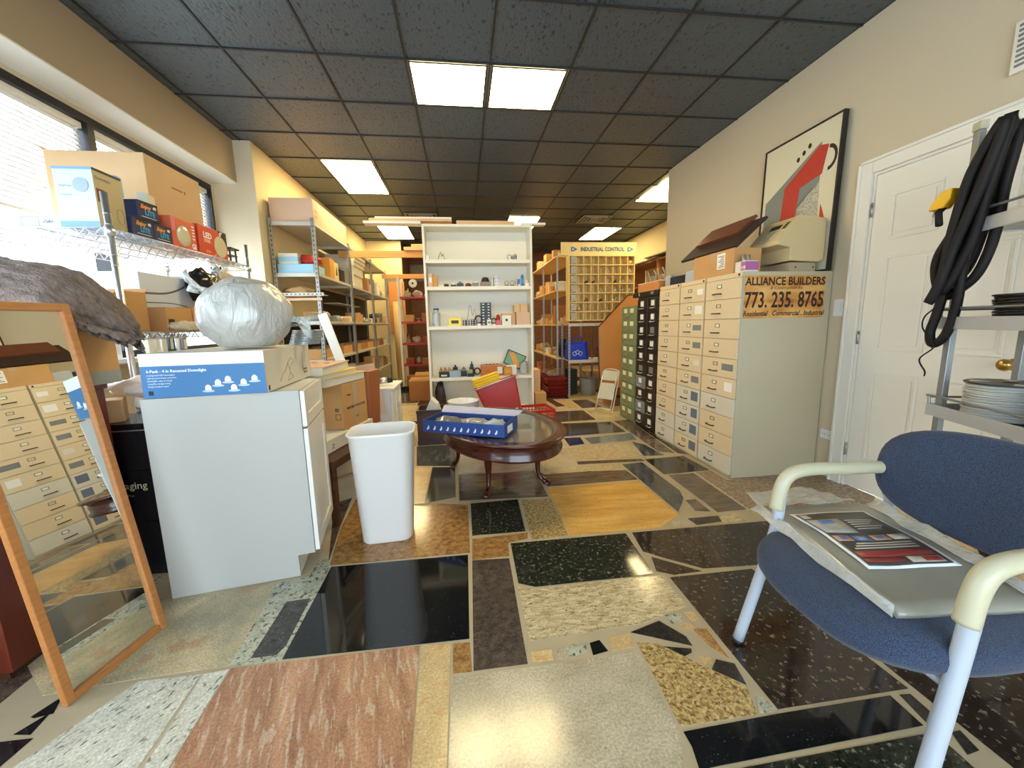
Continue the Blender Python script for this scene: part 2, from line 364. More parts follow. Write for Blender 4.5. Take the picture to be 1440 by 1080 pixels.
# ceiling: tiles + T bars
def tilemat():
    m=bpy.data.materials.new('ceiling_tile'); m.use_nodes=True; nt=m.node_tree; b=nt.nodes['Principled BSDF']; L=nt.links
    tc=nn(nt,'ShaderNodeTexCoord'); mp=nn(nt,'ShaderNodeMapping'); mp.inputs['Scale'].default_value=(1,.45,1); mp.inputs['Rotation'].default_value=(0,0,.5); L.new(tc.outputs['Object'],mp.inputs[0])
    n=nn(nt,'ShaderNodeTexNoise'); n.inputs['Scale'].default_value=60; n.inputs['Detail'].default_value=2; L.new(mp.outputs[0],n.inputs['Vector'])
    cr=nn(nt,'ShaderNodeValToRGB'); cr.color_ramp.elements[0].position=.60; cr.color_ramp.elements[1].position=.68; cr.color_ramp.elements[0].color=rgb((76,86,92)); cr.color_ramp.elements[1].color=rgb((34,36,38))
    L.new(n.outputs[0],cr.inputs[0]); L.new(cr.outputs[0],b.inputs['Base Color']); b.inputs['Roughness'].default_value=.42
    bp=nn(nt,'ShaderNodeBump'); bp.inputs['Strength'].default_value=.5; bp.inputs['Distance'].default_value=.01; bp.invert=True; L.new(n.outputs[0],bp.inputs['Height']); L.new(bp.outputs[0],b.inputs['Normal'])
    return m
cb=MB(); cb.box(-2.6,XRB+.1,YF-.1,YB+1.7,H+.005,H+.12,0)
tb=mat('ceiling_grid_black',(40,40,42),.5)
TX=[.28+.61*k for k in range(-5,7)]; TY=[3.2+.6*k for k in range(-10,14)]
for x in TX: cb.box(x-.007,x+.007,YF,YB+1.6,H-.004,H+.006,1)
for y in TY: cb.box(XL,XRB,y-.007,y+.007,H-.0045,H+.006,1)
struct('ceiling',cb,[tilemat(),tb])
# walls
w=MB(); w.box(XR,XR+.15,YF,1.53,0,H); w.box(XR,XR+.15,2.41,5.07,0,H); w.box(XR,XR+.15,1.53,2.41,2.12,H); w.box(XR+.15,XRB,4.97,5.07,0,H)
struct('wall_right',w,wallp)
w=MB(); w.box(XRB,XRB+.1,4.97,YB+1.6,0,H); struct('wall_right_rear',w,wallw)
w=MB(); w.box(XL-.12,XL,YF,-.6,0,H); w.box(XL-.12,XL,-.6,4.56,0,1.02); w.box(XL-.12,XL,-.6,4.56,2.655,H); w.box(XL-.12,XL,4.56,4.62,0,H)
w.box(XL,XS,YF,4.6,2.695,H,1); w.box(XL,XS-.001,YF,4.6,2.685,2.695,2); struct('wall_left',w,[wallp,mat('soffit_paint',(176,154,122),.7),mat('soffit_lit_underside',(232,228,216),.6)])  # soffit underside coloured lighter, window light from below painted in
w=MB(); w.box(XL-.1,-2.06,4.6,YB,0,H,1); 
for f in w.bm.faces:
    if abs(f.calc_center_median().y-4.6)<.01: f.material_index=0
struct('wall_left_rear',w,[wallp,wallw])
w=MB(); w.box(-2.4,-1.3,YB,YB+.12,0,H,0); struct('wall_back',w,wallw)
w=MB(); w.box(-1.3,XRB,YB+1.4,YB+1.52,0,H,0); w.box(-1.42,-1.3,YB+.12,YB+1.52,0,H,0); struct('wall_back_brick',w,mat('dark_brown_brick',(96,62,46),.8,var=.25,vs=6,stretch=(1,1,4),bump=.3,bs=20))
# wall behind the camera: storefront
w=MB(); w.box(XL,XR,YF-.12,YF,0,.35); w.box(XL,XR,YF-.12,YF,2.6,H); w.box(XL,XL+.3,YF-.12,YF,.35,2.6); w.box(XR-.45,XR,YF-.12,YF,.35,2.6)
struct('wall_front',w,wallp)
# window sill and frames
fr_=mat('bronze_window_frame',(34,30,30),.4,.3)
gl=bpy.data.materials.new('window_glass'); gl.use_nodes=True; nt=gl.node_tree; nt.nodes.remove(nt.nodes['Principled BSDF'])
a=nn(nt,'ShaderNodeBsdfTransparent'); b=nn(nt,'ShaderNodeBsdfGlossy'); b.inputs['Roughness'].default_value=.02; mx=nn(nt,'ShaderNodeMixShader'); mx.inputs[0].default_value=.06
nt.links.new(a.outputs[0],mx.inputs[1]); nt.links.new(b.outputs[0],mx.inputs[2]); nt.links.new(mx.outputs[0],nt.nodes['Material Output'].inputs[0])
def window(n,axis,a0,a1,z0,z1,pos,rail=None,t=.05):
    f=MB()
    def bb(u0,u1,v0,v1,d=0.0):
        if axis=='x': f.box(pos-.09,pos-d,u0,u1,v0,v1)
        else: f.box(u0,u1,pos-.09,pos-d,v0,v1)
    bb(a0,a0+t/2,z0,z1); bb(a1-t/2,a1,z0,z1); bb(a0+t/2,a1-t/2,z0,z0+t); bb(a0+t/2,a1-t/2,z1-t,z1)
    if rail: bb(a0+t/2,a1-t/2,rail-.02,rail+.02)
    o=struct('window_%d'%n,f,fr_)
    g=MB()
    if axis=='x': g.box(pos-.088,pos-.084,a0+t/2,a1-t/2,z0+t,z1-t)
    else: g.box(a0+t/2,a1-t/2,pos-.055,pos-.05,z0+t,z1-t)
    g.build('pane',gl,o)
for i,(a0,a1) in enumerate(((-.6,.66),(.66,1.95),(1.95,3.24),(3.24,4.56))): window(i+1,'x',a0,a1,1.02,2.655,XL)
for i,(a0,a1) in enumerate(((XL+.3,-.9),(-.9,.7),(.7,XR-.45))): window(i+5,'y',a0,a1,.35,2.6,YF)
s=MB(); s.box(XL+.001,XL+.10,-.6,4.56,.985,1.019); struct('trim_1',s,white,bev=.004)
# blinds
bl=mat('blind_slat_white',(238,236,232),.5)
_nt=bl.node_tree; _tr=nn(_nt,'ShaderNodeBsdfTranslucent'); _tr.inputs[0].default_value=(.85,.8,.75,1); _mx=nn(_nt,'ShaderNodeMixShader'); _mx.inputs[0].default_value=.16
_nt.links.new(_nt.nodes['Principled BSDF'].outputs[0],_mx.inputs[1]); _nt.links.new(_tr.outputs[0],_mx.inputs[2]); _nt.links.new(_mx.outputs[0],_nt.nodes['Material Output'].inputs[0])
for k,(a0,a1,zb) in enumerate(((-.565,.625,1.9),(.695,1.915,1.9),(1.985,3.205,1.92),(3.275,4.525,1.96))):
    t=thing('window_blind','white horizontal slat blind, %s'%('half lowered in the window pane behind the wire rack boxes' if k==2 else 'in the far window pane next to the pier' if k==3 else 'half lowered in the window pane nearest the storefront' if k==0 else 'half lowered in the window pane behind the leaning mirror'),'blind',(XL-.048,a0,0),0,'slat blinds in the side windows')
    L=a1-a0; m=MB(); m.box(-.022,.022,0,L,2.565,2.60); m.build('headrail',whitep,t)
    m=MB(); z=2.55
    while z>zb+.02:
        m.box(-.0205,.0205,.01,L-.01,z-.0006,z+.0006,M=Matrix.Translation((0,0,z))@Matrix.Rotation(rad(58),4,'Y')@Matrix.Translation((0,0,-z))); z-=.030
    m.build('slats',bl,t)
    m=MB(); m.box(-.02,.02,.01,L-.01,zb-.01,zb+.008); m.build('bottom_rail',whitep,t)
    m=MB(); 
    for q in (.15,L/2,L-.15): m.box(-.001,.001,q-.002,q+.002,zb,2.6)
    m.build('cord',whitep,t)
# door
casing=MB()
for y0,y1,z0,z1 in ((1.44,1.53,0,2.21),(2.41,2.50,0,2.21),(1.53,2.41,2.12,2.21)): 
    casing.box(XR-.018,XR,y0,y1,z0,z1); 
casing.box(XR-.028,XR-.018,2.48,2.5,0,2.21); casing.box(XR-.028,XR-.018,1.44,2.5,2.19,2.21)
struct('trim_2',casing,whitep,bev=.004)
jamb=MB(); jamb.box(XR,XR+.12,2.395,2.41,0,2.12); jamb.box(XR,XR+.12,1.53,1.545,0,2.12); jamb.box(XR,XR+.12,1.545,2.395,2.105,2.12); struct('trim_3',jamb,whitep)
d=MB(); X=XR+.005
d.box(X,X+.04,1.548,2.392,.01,2.10)
def panel(y0,y1,z0,z1):
    # raised moulding rim and field
    for q,(a,b,c,e) in enumerate(((y0,y1,z0,z0+.018),(y0,y1,z1-.018,z1),(y0,y0+.018,z0+.018,z1-.018),(y1-.018,y1,z0+.018,z1-.018))): d.box(X-.006,X,a,b,c,e)
    d.prism([(X,y0+.035,z0+.035),(X,y1-.035,z0+.035),(X,y1-.035,z1-.035),(X,y0+.035,z1-.035)],(-.005,0,0))
for (y0,y1) in ((2.01,2.28),(1.66,1.93)):
    panel(y0,y1,1.68,1.96); panel(y0,y1,.98,1.58); panel(y0,y1,.22,.84)
o=struct('door_1',d,whitep,bev=.003)
for z in (1.89,1.06,.27):
    h=MB(); h.tube([(XR-.004,2.398,z-.045),(XR-.004,2.398,z+.045)],.007); 
    for q in (-.03,0,.03): h.tube([(XR-.004,2.398,z+q-.002),(XR-.004,2.398,z+q+.002)],.0085)
    h.build('hinge',mat('nickel',(180,178,170),.35,.8),o)
h=MB(); h.lathe([(0,0),(.03,0),(.03,.006),(.012,.01),(.012,.04),(.028,.05),(.03,.065),(.02,.08),(0,.082)],M=Matrix.Translation((X,1.61,.95))@Matrix.Rotation(-pi/2,4,'Y'),smooth=True); h.build('door_handle',brass,o)
# baseboard
b=MB(); b.box(XR-.012,XR,-2.4,1.44,0,.09); struct('baseboard_right',b,whitep)
# lights
em=mat('light_diffuser',(255,232,160),.5,emit=1); 
def lampmat(name,c,s):
    m=bpy.data.materials.new(name); m.use_nodes=True; b=m.node_tree.nodes['Principled BSDF']; b.inputs['Base Color'].default_value=(.8,.8,.75,1)
    b.inputs['Emission Color'].default_value=rgb(c); b.inputs['Emission Strength'].default_value=s; return m
lampA=lampmat('diffuser_warm',(255,231,170),LAMP_STR)
lfr=mat('light_frame',(70,66,58),.5)
LT=[((.28-.61+.305,3.5),.61,.6,'leftmost of the two square panels side by side near the middle'),((.585,3.5),.61,.6,'rightmost of the two square panels side by side near the middle'),
 ((.28-.61*2.5,5.6),.61,1.2,'long panel above the left steel shelving'),((.28-.61*2.5,8.6),.61,1.2,'long panel far back at the left near the rear wall'),
 ((1.195,7.9),.61,1.2,'long panel above and behind the white bookcase'),((3.025,8.6),.61,1.2,'long panel far back above the parts cabinet sign'),((3.1,5.75),.61,1.2,'long panel half hidden behind the end of the right wall')]
for (x,y),wx,wy,ds in LT:
    t=thing('ceiling_light','lit ceiling light, '+ds,'ceiling light',(x,y,H))
    m=MB(); a,c=wx/2-.012,wy/2-.012; g=.018
    m.box(-a,a,-c,-c+g,-.006,-.0046); m.box(-a,a,c-g,c,-.006,-.0046); m.box(-a,-a+g,-c+g,c-g,-.006,-.0046); m.box(a-g,a,-c+g,c-g,-.006,-.0046)
    if wy>1: m.box(-a,a,-.006,.006,-.007,-.0062)
    m.build('frame',lfr,t)
    m=MB(); m.box(-a+g,a-g,-c+g,c-g,-.006,-.0048); m.build('diffuser',lampA,t)
for x,y,ds in ((-.63,7.4,'left of the white bookcase'),(2.5,7.4,'above the parts cabinet at the right rear')):
    t=thing('ceiling_vent','dark square ceiling air vent '+ds,'vent',(x,y,H-.005))
    m=MB()
    for k in range(4):
        a=.27-.065*k; 
        for (x0,x1,y0,y1) in ((-a,a,-a,-a+.03),(-a,a,a-.03,a),(-a,-a+.03,-a+.03,a-.03),(a-.03,a,-a+.03,a-.03)): m.box(x0,x1,y0,y1,-.012-.006*(k%2),0)
    m.build('louvre',mat('vent_grey',(150,148,140),.5),t); m=MB(); m.box(-.28,.28,-.28,.28,-.003,-.0001); m.build('backing',black,t)
# wall vent, switch and outlet on right wall
t=thing('wall_vent','white slotted wall vent high above the white door','vent',(XR,1.66,2.40)); m=MB(); m.box(-.02,0,-.17,.13,-.06,.17); m.build('frame',whitep,t,bev=.004); m=MB()
for k in range(9): m.box(-.026,-.0201,-.15,.11,-.035+k*.022,-.025+k*.022)
m.build('slats',greyp,t)
t=thing('light_switch','white wall light switch between cabinets and door','switch',(XR,2.56,1.27)); m=MB(); m.box(-.008,0,-.038,.038,-.06,.06); m.build('plate',plasticw,t,bev=.002); m=MB(); m.box(-.013,-.0081,-.015,.015,-.03,.03); m.build('rocker',white,t)
t=thing('wall_outlet','white wall outlet low beside the door casing','outlet',(XR,2.555,.33)); m=MB(); m.box(-.008,0,-.05,.05,-.035,.035); m.build('plate',plasticw,t,bev=.002); m=MB(); 
for q in (-.022,.022):
    m.box(-.0085,-.0081,q-.012,q-.009,-.006,.006); m.box(-.0085,-.0081,q+.006,q+.009,-.006,.006)
m.build('socket',black,t)
# ================= HELPERS FOR BOXES AND JUNK =================
def carton(name,label,loc,size,rz=0,m=None,cat='box',group=None,openb=False,tp=True,rot=None,flaps=.5,content=None):
    """origin at centre of base; size (x,y,z)"""
    m=m or card; X,Y,Z=size[0]/2,size[1]/2,size[2]
    t=thing(name,label,cat,loc,rz,group,rot)
    b=MB()
    if openb:
        q=.004
        b.box(-X,X,-Y,Y,0,q); b.box(-X,X,-Y,-Y+q,q,Z); b.box(-X,X,Y-q,Y,q,Z); b.box(-X,-X+q,-Y+q,Y-q,q,Z); b.box(X-q,X,-Y+q,Y-q,q,Z)
    else: b.box(-X,X,-Y,Y,0,Z)
    b.build('body',m,t,bev=min(.003,Z*.1))
    if openb and flaps:
        f=MB(); l=Y*flaps*2*.5
        f.prism([(-X,-Y,Z),(X,-Y,Z),(X*.97,-Y-l*.8,Z-l*.55),(-X*.97,-Y-l*.8,Z-l*.55)],(0,0,.003)); f.build('flap',m,t)
        f=MB(); f.prism([(-X,Y,Z),(X,Y,Z),(X*.97,Y+l*.7,Z+l*.6),(-X*.97,Y+l*.7,Z+l*.6)],(0,0,.003)); f.build('flap',m,t)
    elif tp and Z>.05:
        f=MB(); f.box(-X-.0006,X+.0006,-.024,.024,Z*.82,Z+.0006); f.build('tape',tape,t)
    return t
def blob(name,label,loc,size,m,cat='bag',group=None,seed=0,amp=.18,rz=0,sub=3,freq=2.2):
    bm=bmesh.new(); bmesh.ops.create_icosphere(bm,subdivisions=sub,radius=1)
    for v in bm.verts:
        n=noise.noise(v.co*freq+Vector((seed*3.1,seed,0))); d=1+amp*n+amp*.4*noise.noise(v.co*freq*3+Vector((seed,0,5)))
        v.co=v.co*d; v.co.z=max(v.co.z,-.82)
        v.co=Vector((v.co.x*size[0]/2,v.co.y*size[1]/2,(v.co.z+.82)*size[2]/1.85))
    mb=MB(); mb.bm.free(); mb.bm=bm
    o=mb.build(name,m,None,smooth=True); tag(o,label,cat,group,loc,rz); return o
def simple(name,mb,m,label,cat,loc=(0,0,0),rz=0,group=None,**k):
    o=mb.build(name,m,None,**k); return tag(o,label,cat,group,loc,rz)
# ================= WHITE BASE CABINET (front left) =================
t=thing('base_cabinet','white shaker base cabinet at the left with a carton and stuffed bag on top','cabinet',(-1.354,1.80,0),rad(9.5))
D,Wd,Hc=.60,.46,.92
b=MB(); b.box(0,D,0,.018,.11,Hc); b.box(0,D-.075,0,.018,0,.11); b.build('side_panel',mat('grey_melamine',(182,181,174),.4),t)  # near side panel greyer than the other cabinet parts
b=MB(); b.box(0,D,Wd-.018,Wd,.11,Hc); b.box(0,D-.075,Wd-.018,Wd,0,.11); b.build('side_panel',white,t)
b=MB(); b.box(0,.012,.018,Wd-.018,0,Hc); b.build('back_panel',white,t)
b=MB(); b.box(.012,D,.018,Wd-.018,.11,.128); b.box(D-.08,D-.075,.018,Wd-.018,0,.11); b.box(D-.02,D,.018,Wd-.018,Hc-.04,Hc); b.box(.012,.1,.018,Wd-.018,Hc-.02,Hc); b.box(.1,D-.02,.018,Wd-.018,Hc-.02,Hc-.004); b.build('frame',white,t)
def shaker(z0,z1,name):
    b=MB(); x=D+.002; y0,y1=.004,Wd-.004; q=.055
    b.box(x,x+.02,y0,y0+q,z0,z1); b.box(x,x+.02,y1-q,y1,z0,z1); b.box(x,x+.02,y0+q,y1-q,z0,z0+q); b.box(x,x+.02,y0+q,y1-q,z1-q,z1); b.box(x,x+.012,y0+q,y1-q,z0+q,z1-q)
    return b.build(name,white,t,bev=.0015)
shaker(.745,Hc-.004,'drawer_front'); shaker(.12,.735,'door')
# six-pack carton
bx=thing('lamp_carton','long blue and white carton picturing six recessed lamps, on the white base cabinet','box',(-1.346,1.815,Hc+.002),rad(4))
bw,bd,bh=.475,.64,.188
b=MB(); b.box(0,bw,0,bd,0,bh); b.build('body',cardw,bx,bev=.002)
bluep=mat('printed_blue',(64,120,170),.5); wh=mat('printed_white',(238,240,240),.5); dk=mat('printed_black',(30,30,34),.6)
b=MB(); b.box(.0,bw,-.0008,0,0,bh*.72,0); b.box(0,bw,-.0008,0,bh*.72,bh,1); b.build('printed_front',[bluep,wh],bx,label='blue and white printed front')
text('6-Pack - 4 in Recessed Downlight',.0165,wh,bx,(.022,-.0012,.108),FY,bold=.0004)
for k in range(5): text(('6 integrated LED downlights','with junction boxes and trims','Dimmable, easy to install','Long life, energy saving','Damp location rated')[k],.009,wh,bx,(.022,-.0012,.094-.012*k),FY)
for (x,z) in ((.245,.02),(.285,.042),(.325,.055),(.345,.018),(.385,.04),(.43,.055)):
    b=MB(); b.prism([(x-.013,-.001,z),(x-.011,-.001,z+.02),(x-.004,-.001,z+.028),(x+.004,-.001,z+.028),(x+.011,-.001,z+.02),(x+.013,-.001,z)],(0,-.0006,0)); 
    b.prism([(x+.024*cos(a*pi/6),-.001,z+.005*sin(a*pi/6)) for a in range(12)],(0,-.0009,0),1); b.build('printed_lamp',[wh,mat('printed_light_blue',(190,205,215),.5)],bx)
b=MB(); b.box(.02,.038,-.0014,-.001,.012,.03); b.build('printed_mark',dk,bx)
b=MB(); pts=[(bw+.0003,.16,.03),(bw+.0003,.2,.06),(bw+.0003,.24,.075),(bw+.0003,.28,.11),(bw+.0003,.33,.13),(bw+.0003,.36,.11),(bw+.0003,.31,.09),(bw+.0003,.3,.06),(bw+.0003,.34,.03),(bw+.0003,.26,.02)]
b.tube(bez(pts,4),.0015,seg=4); b.tube([(bw+.0003,.28,.11),(bw+.0003,.3,.06),(bw+.0003,.26,.02)],.0012,seg=4); b.build('printed_sketch',mat('printed_grey',(150,138,120),.6),bx)
text('WARNING',.02,mat('printed_grey',(150,138,120),.6),bx,(bw+.0006,.5,.15),(pi/2,pi/2,pi/2)); b=MB()
for q in ((.02,.035,.008,.03),(.52,.57,.03,.036),(.52,.57,.05,.056),(.52,.525,.036,.05),(.565,.57,.036,.05)): b.box(bw+.0002,bw+.0008,*q)
b.build('printed_mark',dk,bx)
# stuffed clear bag on the carton
bag=bpy.data.materials.new('cloudy_plastic_film'); bag.use_nodes=True; nt=bag.node_tree; pb=nt.nodes['Principled BSDF']
pb.inputs['Base Color'].default_value=rgb((190,188,180)); pb.inputs['Roughness'].default_value=.28; pb.inputs['Coat Weight'].default_value=.6; pb.inputs['Coat Roughness'].default_value=.12; pb.inputs['Subsurface Weight'].default_value=.0
tc=nn(nt,'ShaderNodeTexCoord'); mp=nn(nt,'ShaderNodeMapping'); mp.inputs['Scale'].default_value=(1,1,.35); mp.inputs['Rotation'].default_value=(.3,.4,0); nz=nn(nt,'ShaderNodeTexNoise'); nz.inputs['Scale'].default_value=16; nz.inputs['Detail'].default_value=5; nz.inputs['Distortion'].default_value=1.5
bp=nn(nt,'ShaderNodeBump'); bp.inputs['Strength'].default_value=.9; bp.inputs['Distance'].default_value=.02
nt.links.new(tc.outputs['Object'],mp.inputs[0]); nt.links.new(mp.outputs[0],nz.inputs['Vector']); nt.links.new(nz.outputs[0],bp.inputs['Height']); nt.links.new(bp.outputs[0],pb.inputs['Normal'])
bt=thing('stuffed_bag','round stuffed bag of cloudy clear plastic with knotted corners, on the lamp carton','bag',(-1.045,2.10,1.1125))
bm=bmesh.new(); bmesh.ops.create_icosphere(bm,subdivisions=5,radius=1)
for v in bm.verts:
    c=v.co.copy(); d=1+.05*noise.noise(c*2.1)+.018*noise.noise(Vector((c.x*9,c.y*9,c.z*3)))
    z=c.z*d; z=max(z,-.86)+ (0 if z>-.86 else (z+.86)*.05)
    v.co=Vector((c.x*d*.203,c.y*d*.19,(z+.90)*.178))
m_=MB(); m_.bm.free(); m_.bm=bm; m_.build('body',bag,bt,smooth=True)
def ear(p0,p1,w,name='corner_flap'):
    b=MB(); P0,P1=Vector(p0),Vector(p1); n=6; 
    up=Vector((0,0,1)); 
    rows=[]
    for i in range(n+1):
        t_=i/n; c=P0.lerp(P1,t_); ww=w*(.35+1.1*abs(t_-.35)**.8)
        rows.append([c+up*ww*(k/4-.5)+Vector((0,.02*sin(k*1.9+i),.01*sin(k*2.3))) for k in range(5)])
    V=[[b.bm.verts.new(p) for p in r_] for r_ in rows]
    for i in range(n):
        for k in range(4): b.bm.faces.new((V[i][k],V[i+1][k],V[i+1][k+1],V[i][k+1]))
    o=b.build(name,bag,bt,smooth=True); s=o.modifiers.new('s','SOLIDIFY'); s.thickness=.0015
ear((-.15,-.03,.25),(-.24,-.02,.33),.09); ear((.185,.02,.14),(.28,.04,.09),.10); ear((-.1,0,.335),(-.11,0,.41),.07)
# coil of wire bundle beside the bag
c=MB(); 
for k in range(9): 
    a=[(.075*cos(2*pi*i/20)+.003*k,.075*sin(2*pi*i/20),.006+.009*k) for i in range(20)]; c.tube(a,.0045,closed=True,seg=6)
simple('wire_coil',c,mat('silver_wire',(180,190,200),.3,.7),'silver coil of wire beside the stuffed bag on the lamp carton','wire coil',(-.89,2.37,1.112))
# items behind cabinet: potato carton, stand, books
b=MB(); b.box(0,.5,0,.75,.36,.41); 
for q in ((.01,.05,.01,.05),(.45,.49,.01,.05),(.01,.05,.7,.74),(.45,.49,.7,.74)): b.box(*q,0,.36)
simple('low_table',b,woodd,'low dark wooden side table behind the white bin','table',(-1.28,2.48,0),rad(-14),bev=.004)
f=carton('flat_carton','flat white carton with a small printed sketch, under the potato carton',(-1.0,2.86,.412),(.42,.62,.085),rad(-14),cardw)
text('Z',.04,dk,f,(.2105,-.26,.02),FXp,sx=1.3)
pc=thing('food_carton','brown open carton printed mashed potatoes, behind the white waste bin','box',(-.835,2.77,.499),rad(-16.5))
b=MB(); X,Y,Z=.33,.31,.32; q=.005
b.box(-X,0,0,Y,0,q); b.box(-X,0,0,q,q,Z); b.box(-X,0,Y-q,Y,q,Z); b.box(-X,-X+q,q,Y-q,q,Z); b.box(-q,0,q,Y-q,q,Z); b.build('body',card,pc,bev=.002)
b=MB(); b.box(.0004,.001,.13,.19,.0,.32); b.build('tape',tape,pc)
text('MASHED POTATOES',.026,dk,pc,(.0012,.045,.135),FXp,bold=.0006,sx=1.0); text('12 Pkgs',.017,dk,pc,(.0012,.05,.23),FXp); text('HTD',.02,dk,pc,(.0012,.15,.06),FXp)
text('ES',.03,dk,pc,(-.06,-.0008,.13),FY,bold=.001); b=MB(); b.box(-.06,-.02,-.0008,0,.07,.073);b.box(-.06,-.02,-.0008,0,.107,.11);b.box(-.06,-.057,-.0008,0,.073,.107);b.box(-.023,-.02,-.0008,0,.073,.107); b.build('printed_mark',dk,pc)
# picture books on the carton
bk=[((196,170,90),(232,196,96),'yellow picture album with red and black print'),((225,222,200),(236,214,90),'yellow edged picture folder'),((214,150,110),(236,190,150),'pinkish orange picture folder with blue print, topmost of the folders')]
z=.822
for i,(c1,c2,l) in enumerate(bk):
    t=thing('picture_folder',l+' on the open potato carton','folder',(-.985-.02*i,2.90-.06*i,z),rad(-16+7*i))
    h=(.05,.028,.05)[i]; b=MB(); b.box(-.17,.17,-.24,.24,0,h); b.build('pages',mat('pages_cream',(222,216,196),.8),t)
    b=MB(); b.box(-.178,.178,-.248,.248,h,h+.004); b.build('cover',mat('cover_%d'%i,c2,.4),t)
    b=MB(); rr=random.Random(i)
    for k in range(7):
        x,y=rr.uniform(-.14,.1),rr.uniform(-.2,.16); b.box(x,x+rr.uniform(.02,.05),y,y+rr.uniform(.02,.07),h+.004,h+.0045,k%2)
    b.build('cover_print',[mat('print_red',(190,70,50),.5),mat('print_dark_blue',(70,80,110),.5)],t); z+=h+.0055
# reddish leather panel + cardboard sheet behind
b=MB(); b.rprism(-.05,.0,-.0,.20,0,.44,.02); 
o=simple('leather_case',b,mat('red_brown_leather',(160,94,54),.55),'red brown leather case standing behind the potato carton','case',(-.755,3.14,.421),rad(-14)); o.rotation_euler=(0,rad(3),rad(-14))
b=MB(); b.box(-.42,.44,.12,.5,.38,.42); 
for q in ((-.40,-.36,.14,.18),(.36,.40,.14,.18),(-.40,-.36,.44,.48),(.36,.40,.44,.48)): b.box(*q,0,.38)
simple('work_stool',b,woodd,'dark low bench behind the potato carton and leather case','bench',(-1.30,3.13,0),rad(0),bev=.004)
b=MB(); b.prism([(-.28,0,0),(.30,0,0),(.22,.0,.46),(-.22,0,.42)],(0,.006,0))
o=simple('cardboard_sheet',b,cardp,'pale cardboard sheet leaning behind the leather case','cardboard sheet',(-1.02,3.58,.425)); o.rotation_euler=(rad(-10),0,rad(6))
# second white cabinet
t=thing('base_cabinet','small low white cabinet half hidden behind the potato carton','cabinet',(-.88,3.72,0),rad(0))
b=MB(); b.box(-.45,.19,0,.5,.08,.62); b.build('body',white,t); b=MB(); b.box(-.45,.15,.02,.48,0,.08); b.build('plinth',white,t); b=MB(); b.box(-.46,.23,-.015,.515,.621,.64); b.build('top',white,t,bev=.003)
for k in (0,1):
    b=MB(); y0=.005+k*.248; q=.035; x=.192; y1=y0+.24
    b.box(x,x+.018,y0,y0+q,.10,.61); b.box(x,x+.018,y1-q,y1,.10,.61); b.box(x,x+.018,y0+q,y1-q,.10,.135); b.box(x,x+.018,y0+q,y1-q,.575,.61); b.box(x,x+.01,y0+q,y1-q,.135,.575)
    dd=b.build('door',white,t); b=MB(); b.tube([(x+.018,.235+k*.03,.5),(x+.035,.235+k*.03,.5),(x+.035,.235+k*.03,.42),(x+.018,.235+k*.03,.42)],.004); b.build('handle',chrome,dd)
g=thing('black_instrument','black and silver cylindrical instrument lying on the low white cabinet','instrument',(-.80,3.90,.683))
b=MB(); b.tube([(-.16,-.05,0),(-.02,0,0)],.04,seg=20); b.build('barrel',black,g); b=MB(); b.tube([(-.015,.001,0),(.05,.02,.005)],.03,seg=20); b.build('collar',chrome,g); b=MB(); b.tube([(.055,.022,.005),(.1,.035,.008)],[.032,.028],seg=20); b.build('eyepiece',black,g)
# ================= WASTE BIN =================
t=thing('waste_bin','tall empty white plastic waste bin with rounded corners on the tiled floor','bin',(-.47,2.225,0),rad(4))
def ring(hx,hy,r,z,seg=7):
    p=[]
    for (cx,cy,a0) in ((hx-r,hy-r,0),(-hx+r,hy-r,90),(-hx+r,-hy+r,180),(hx-r,-hy+r,270)):
        for k in range(seg+1): a=rad(a0+90*k/seg); p.append(Vector((cx+r*cos(a),cy+r*sin(a),z)))
    return p
def loft(mb,rings,mi=None,capb=True,capt=False,smooth=True):
    V=[[mb.bm.verts.new(p) for p in r_] for r_ in rings]; n=len(V[0])
    for A,B in zip(V,V[1:]):
        for k in range(n):
            f=mb.bm.faces.new((A[k],A[(k+1)%n],B[(k+1)%n],B[k])); f.smooth=smooth
            if mi is not None: f.material_index=mi
    if capb: mb.bm.faces.new(V[0][::-1])
    if capt: mb.bm.faces.new(V[-1])
b=MB(); hz=.635
loft(b,[ring(.128,.10,.05,0),ring(.137,.108,.055,.012),ring(.172,.135,.075,hz-.02),ring(.180,.143,.08,hz-.012),ring(.182,.145,.08,hz),ring(.176,.139,.078,hz+.003),ring(.168,.131,.074,hz-.004),ring(.128,.10,.05,.015)])
b.bm.faces.ensure_lookup_table(); vs=[v for v in b.bm.verts if abs(v.co.z-.015)<1e-5]; b.bm.faces.new(vs)
o=b.build('shell',plasticw,t); 
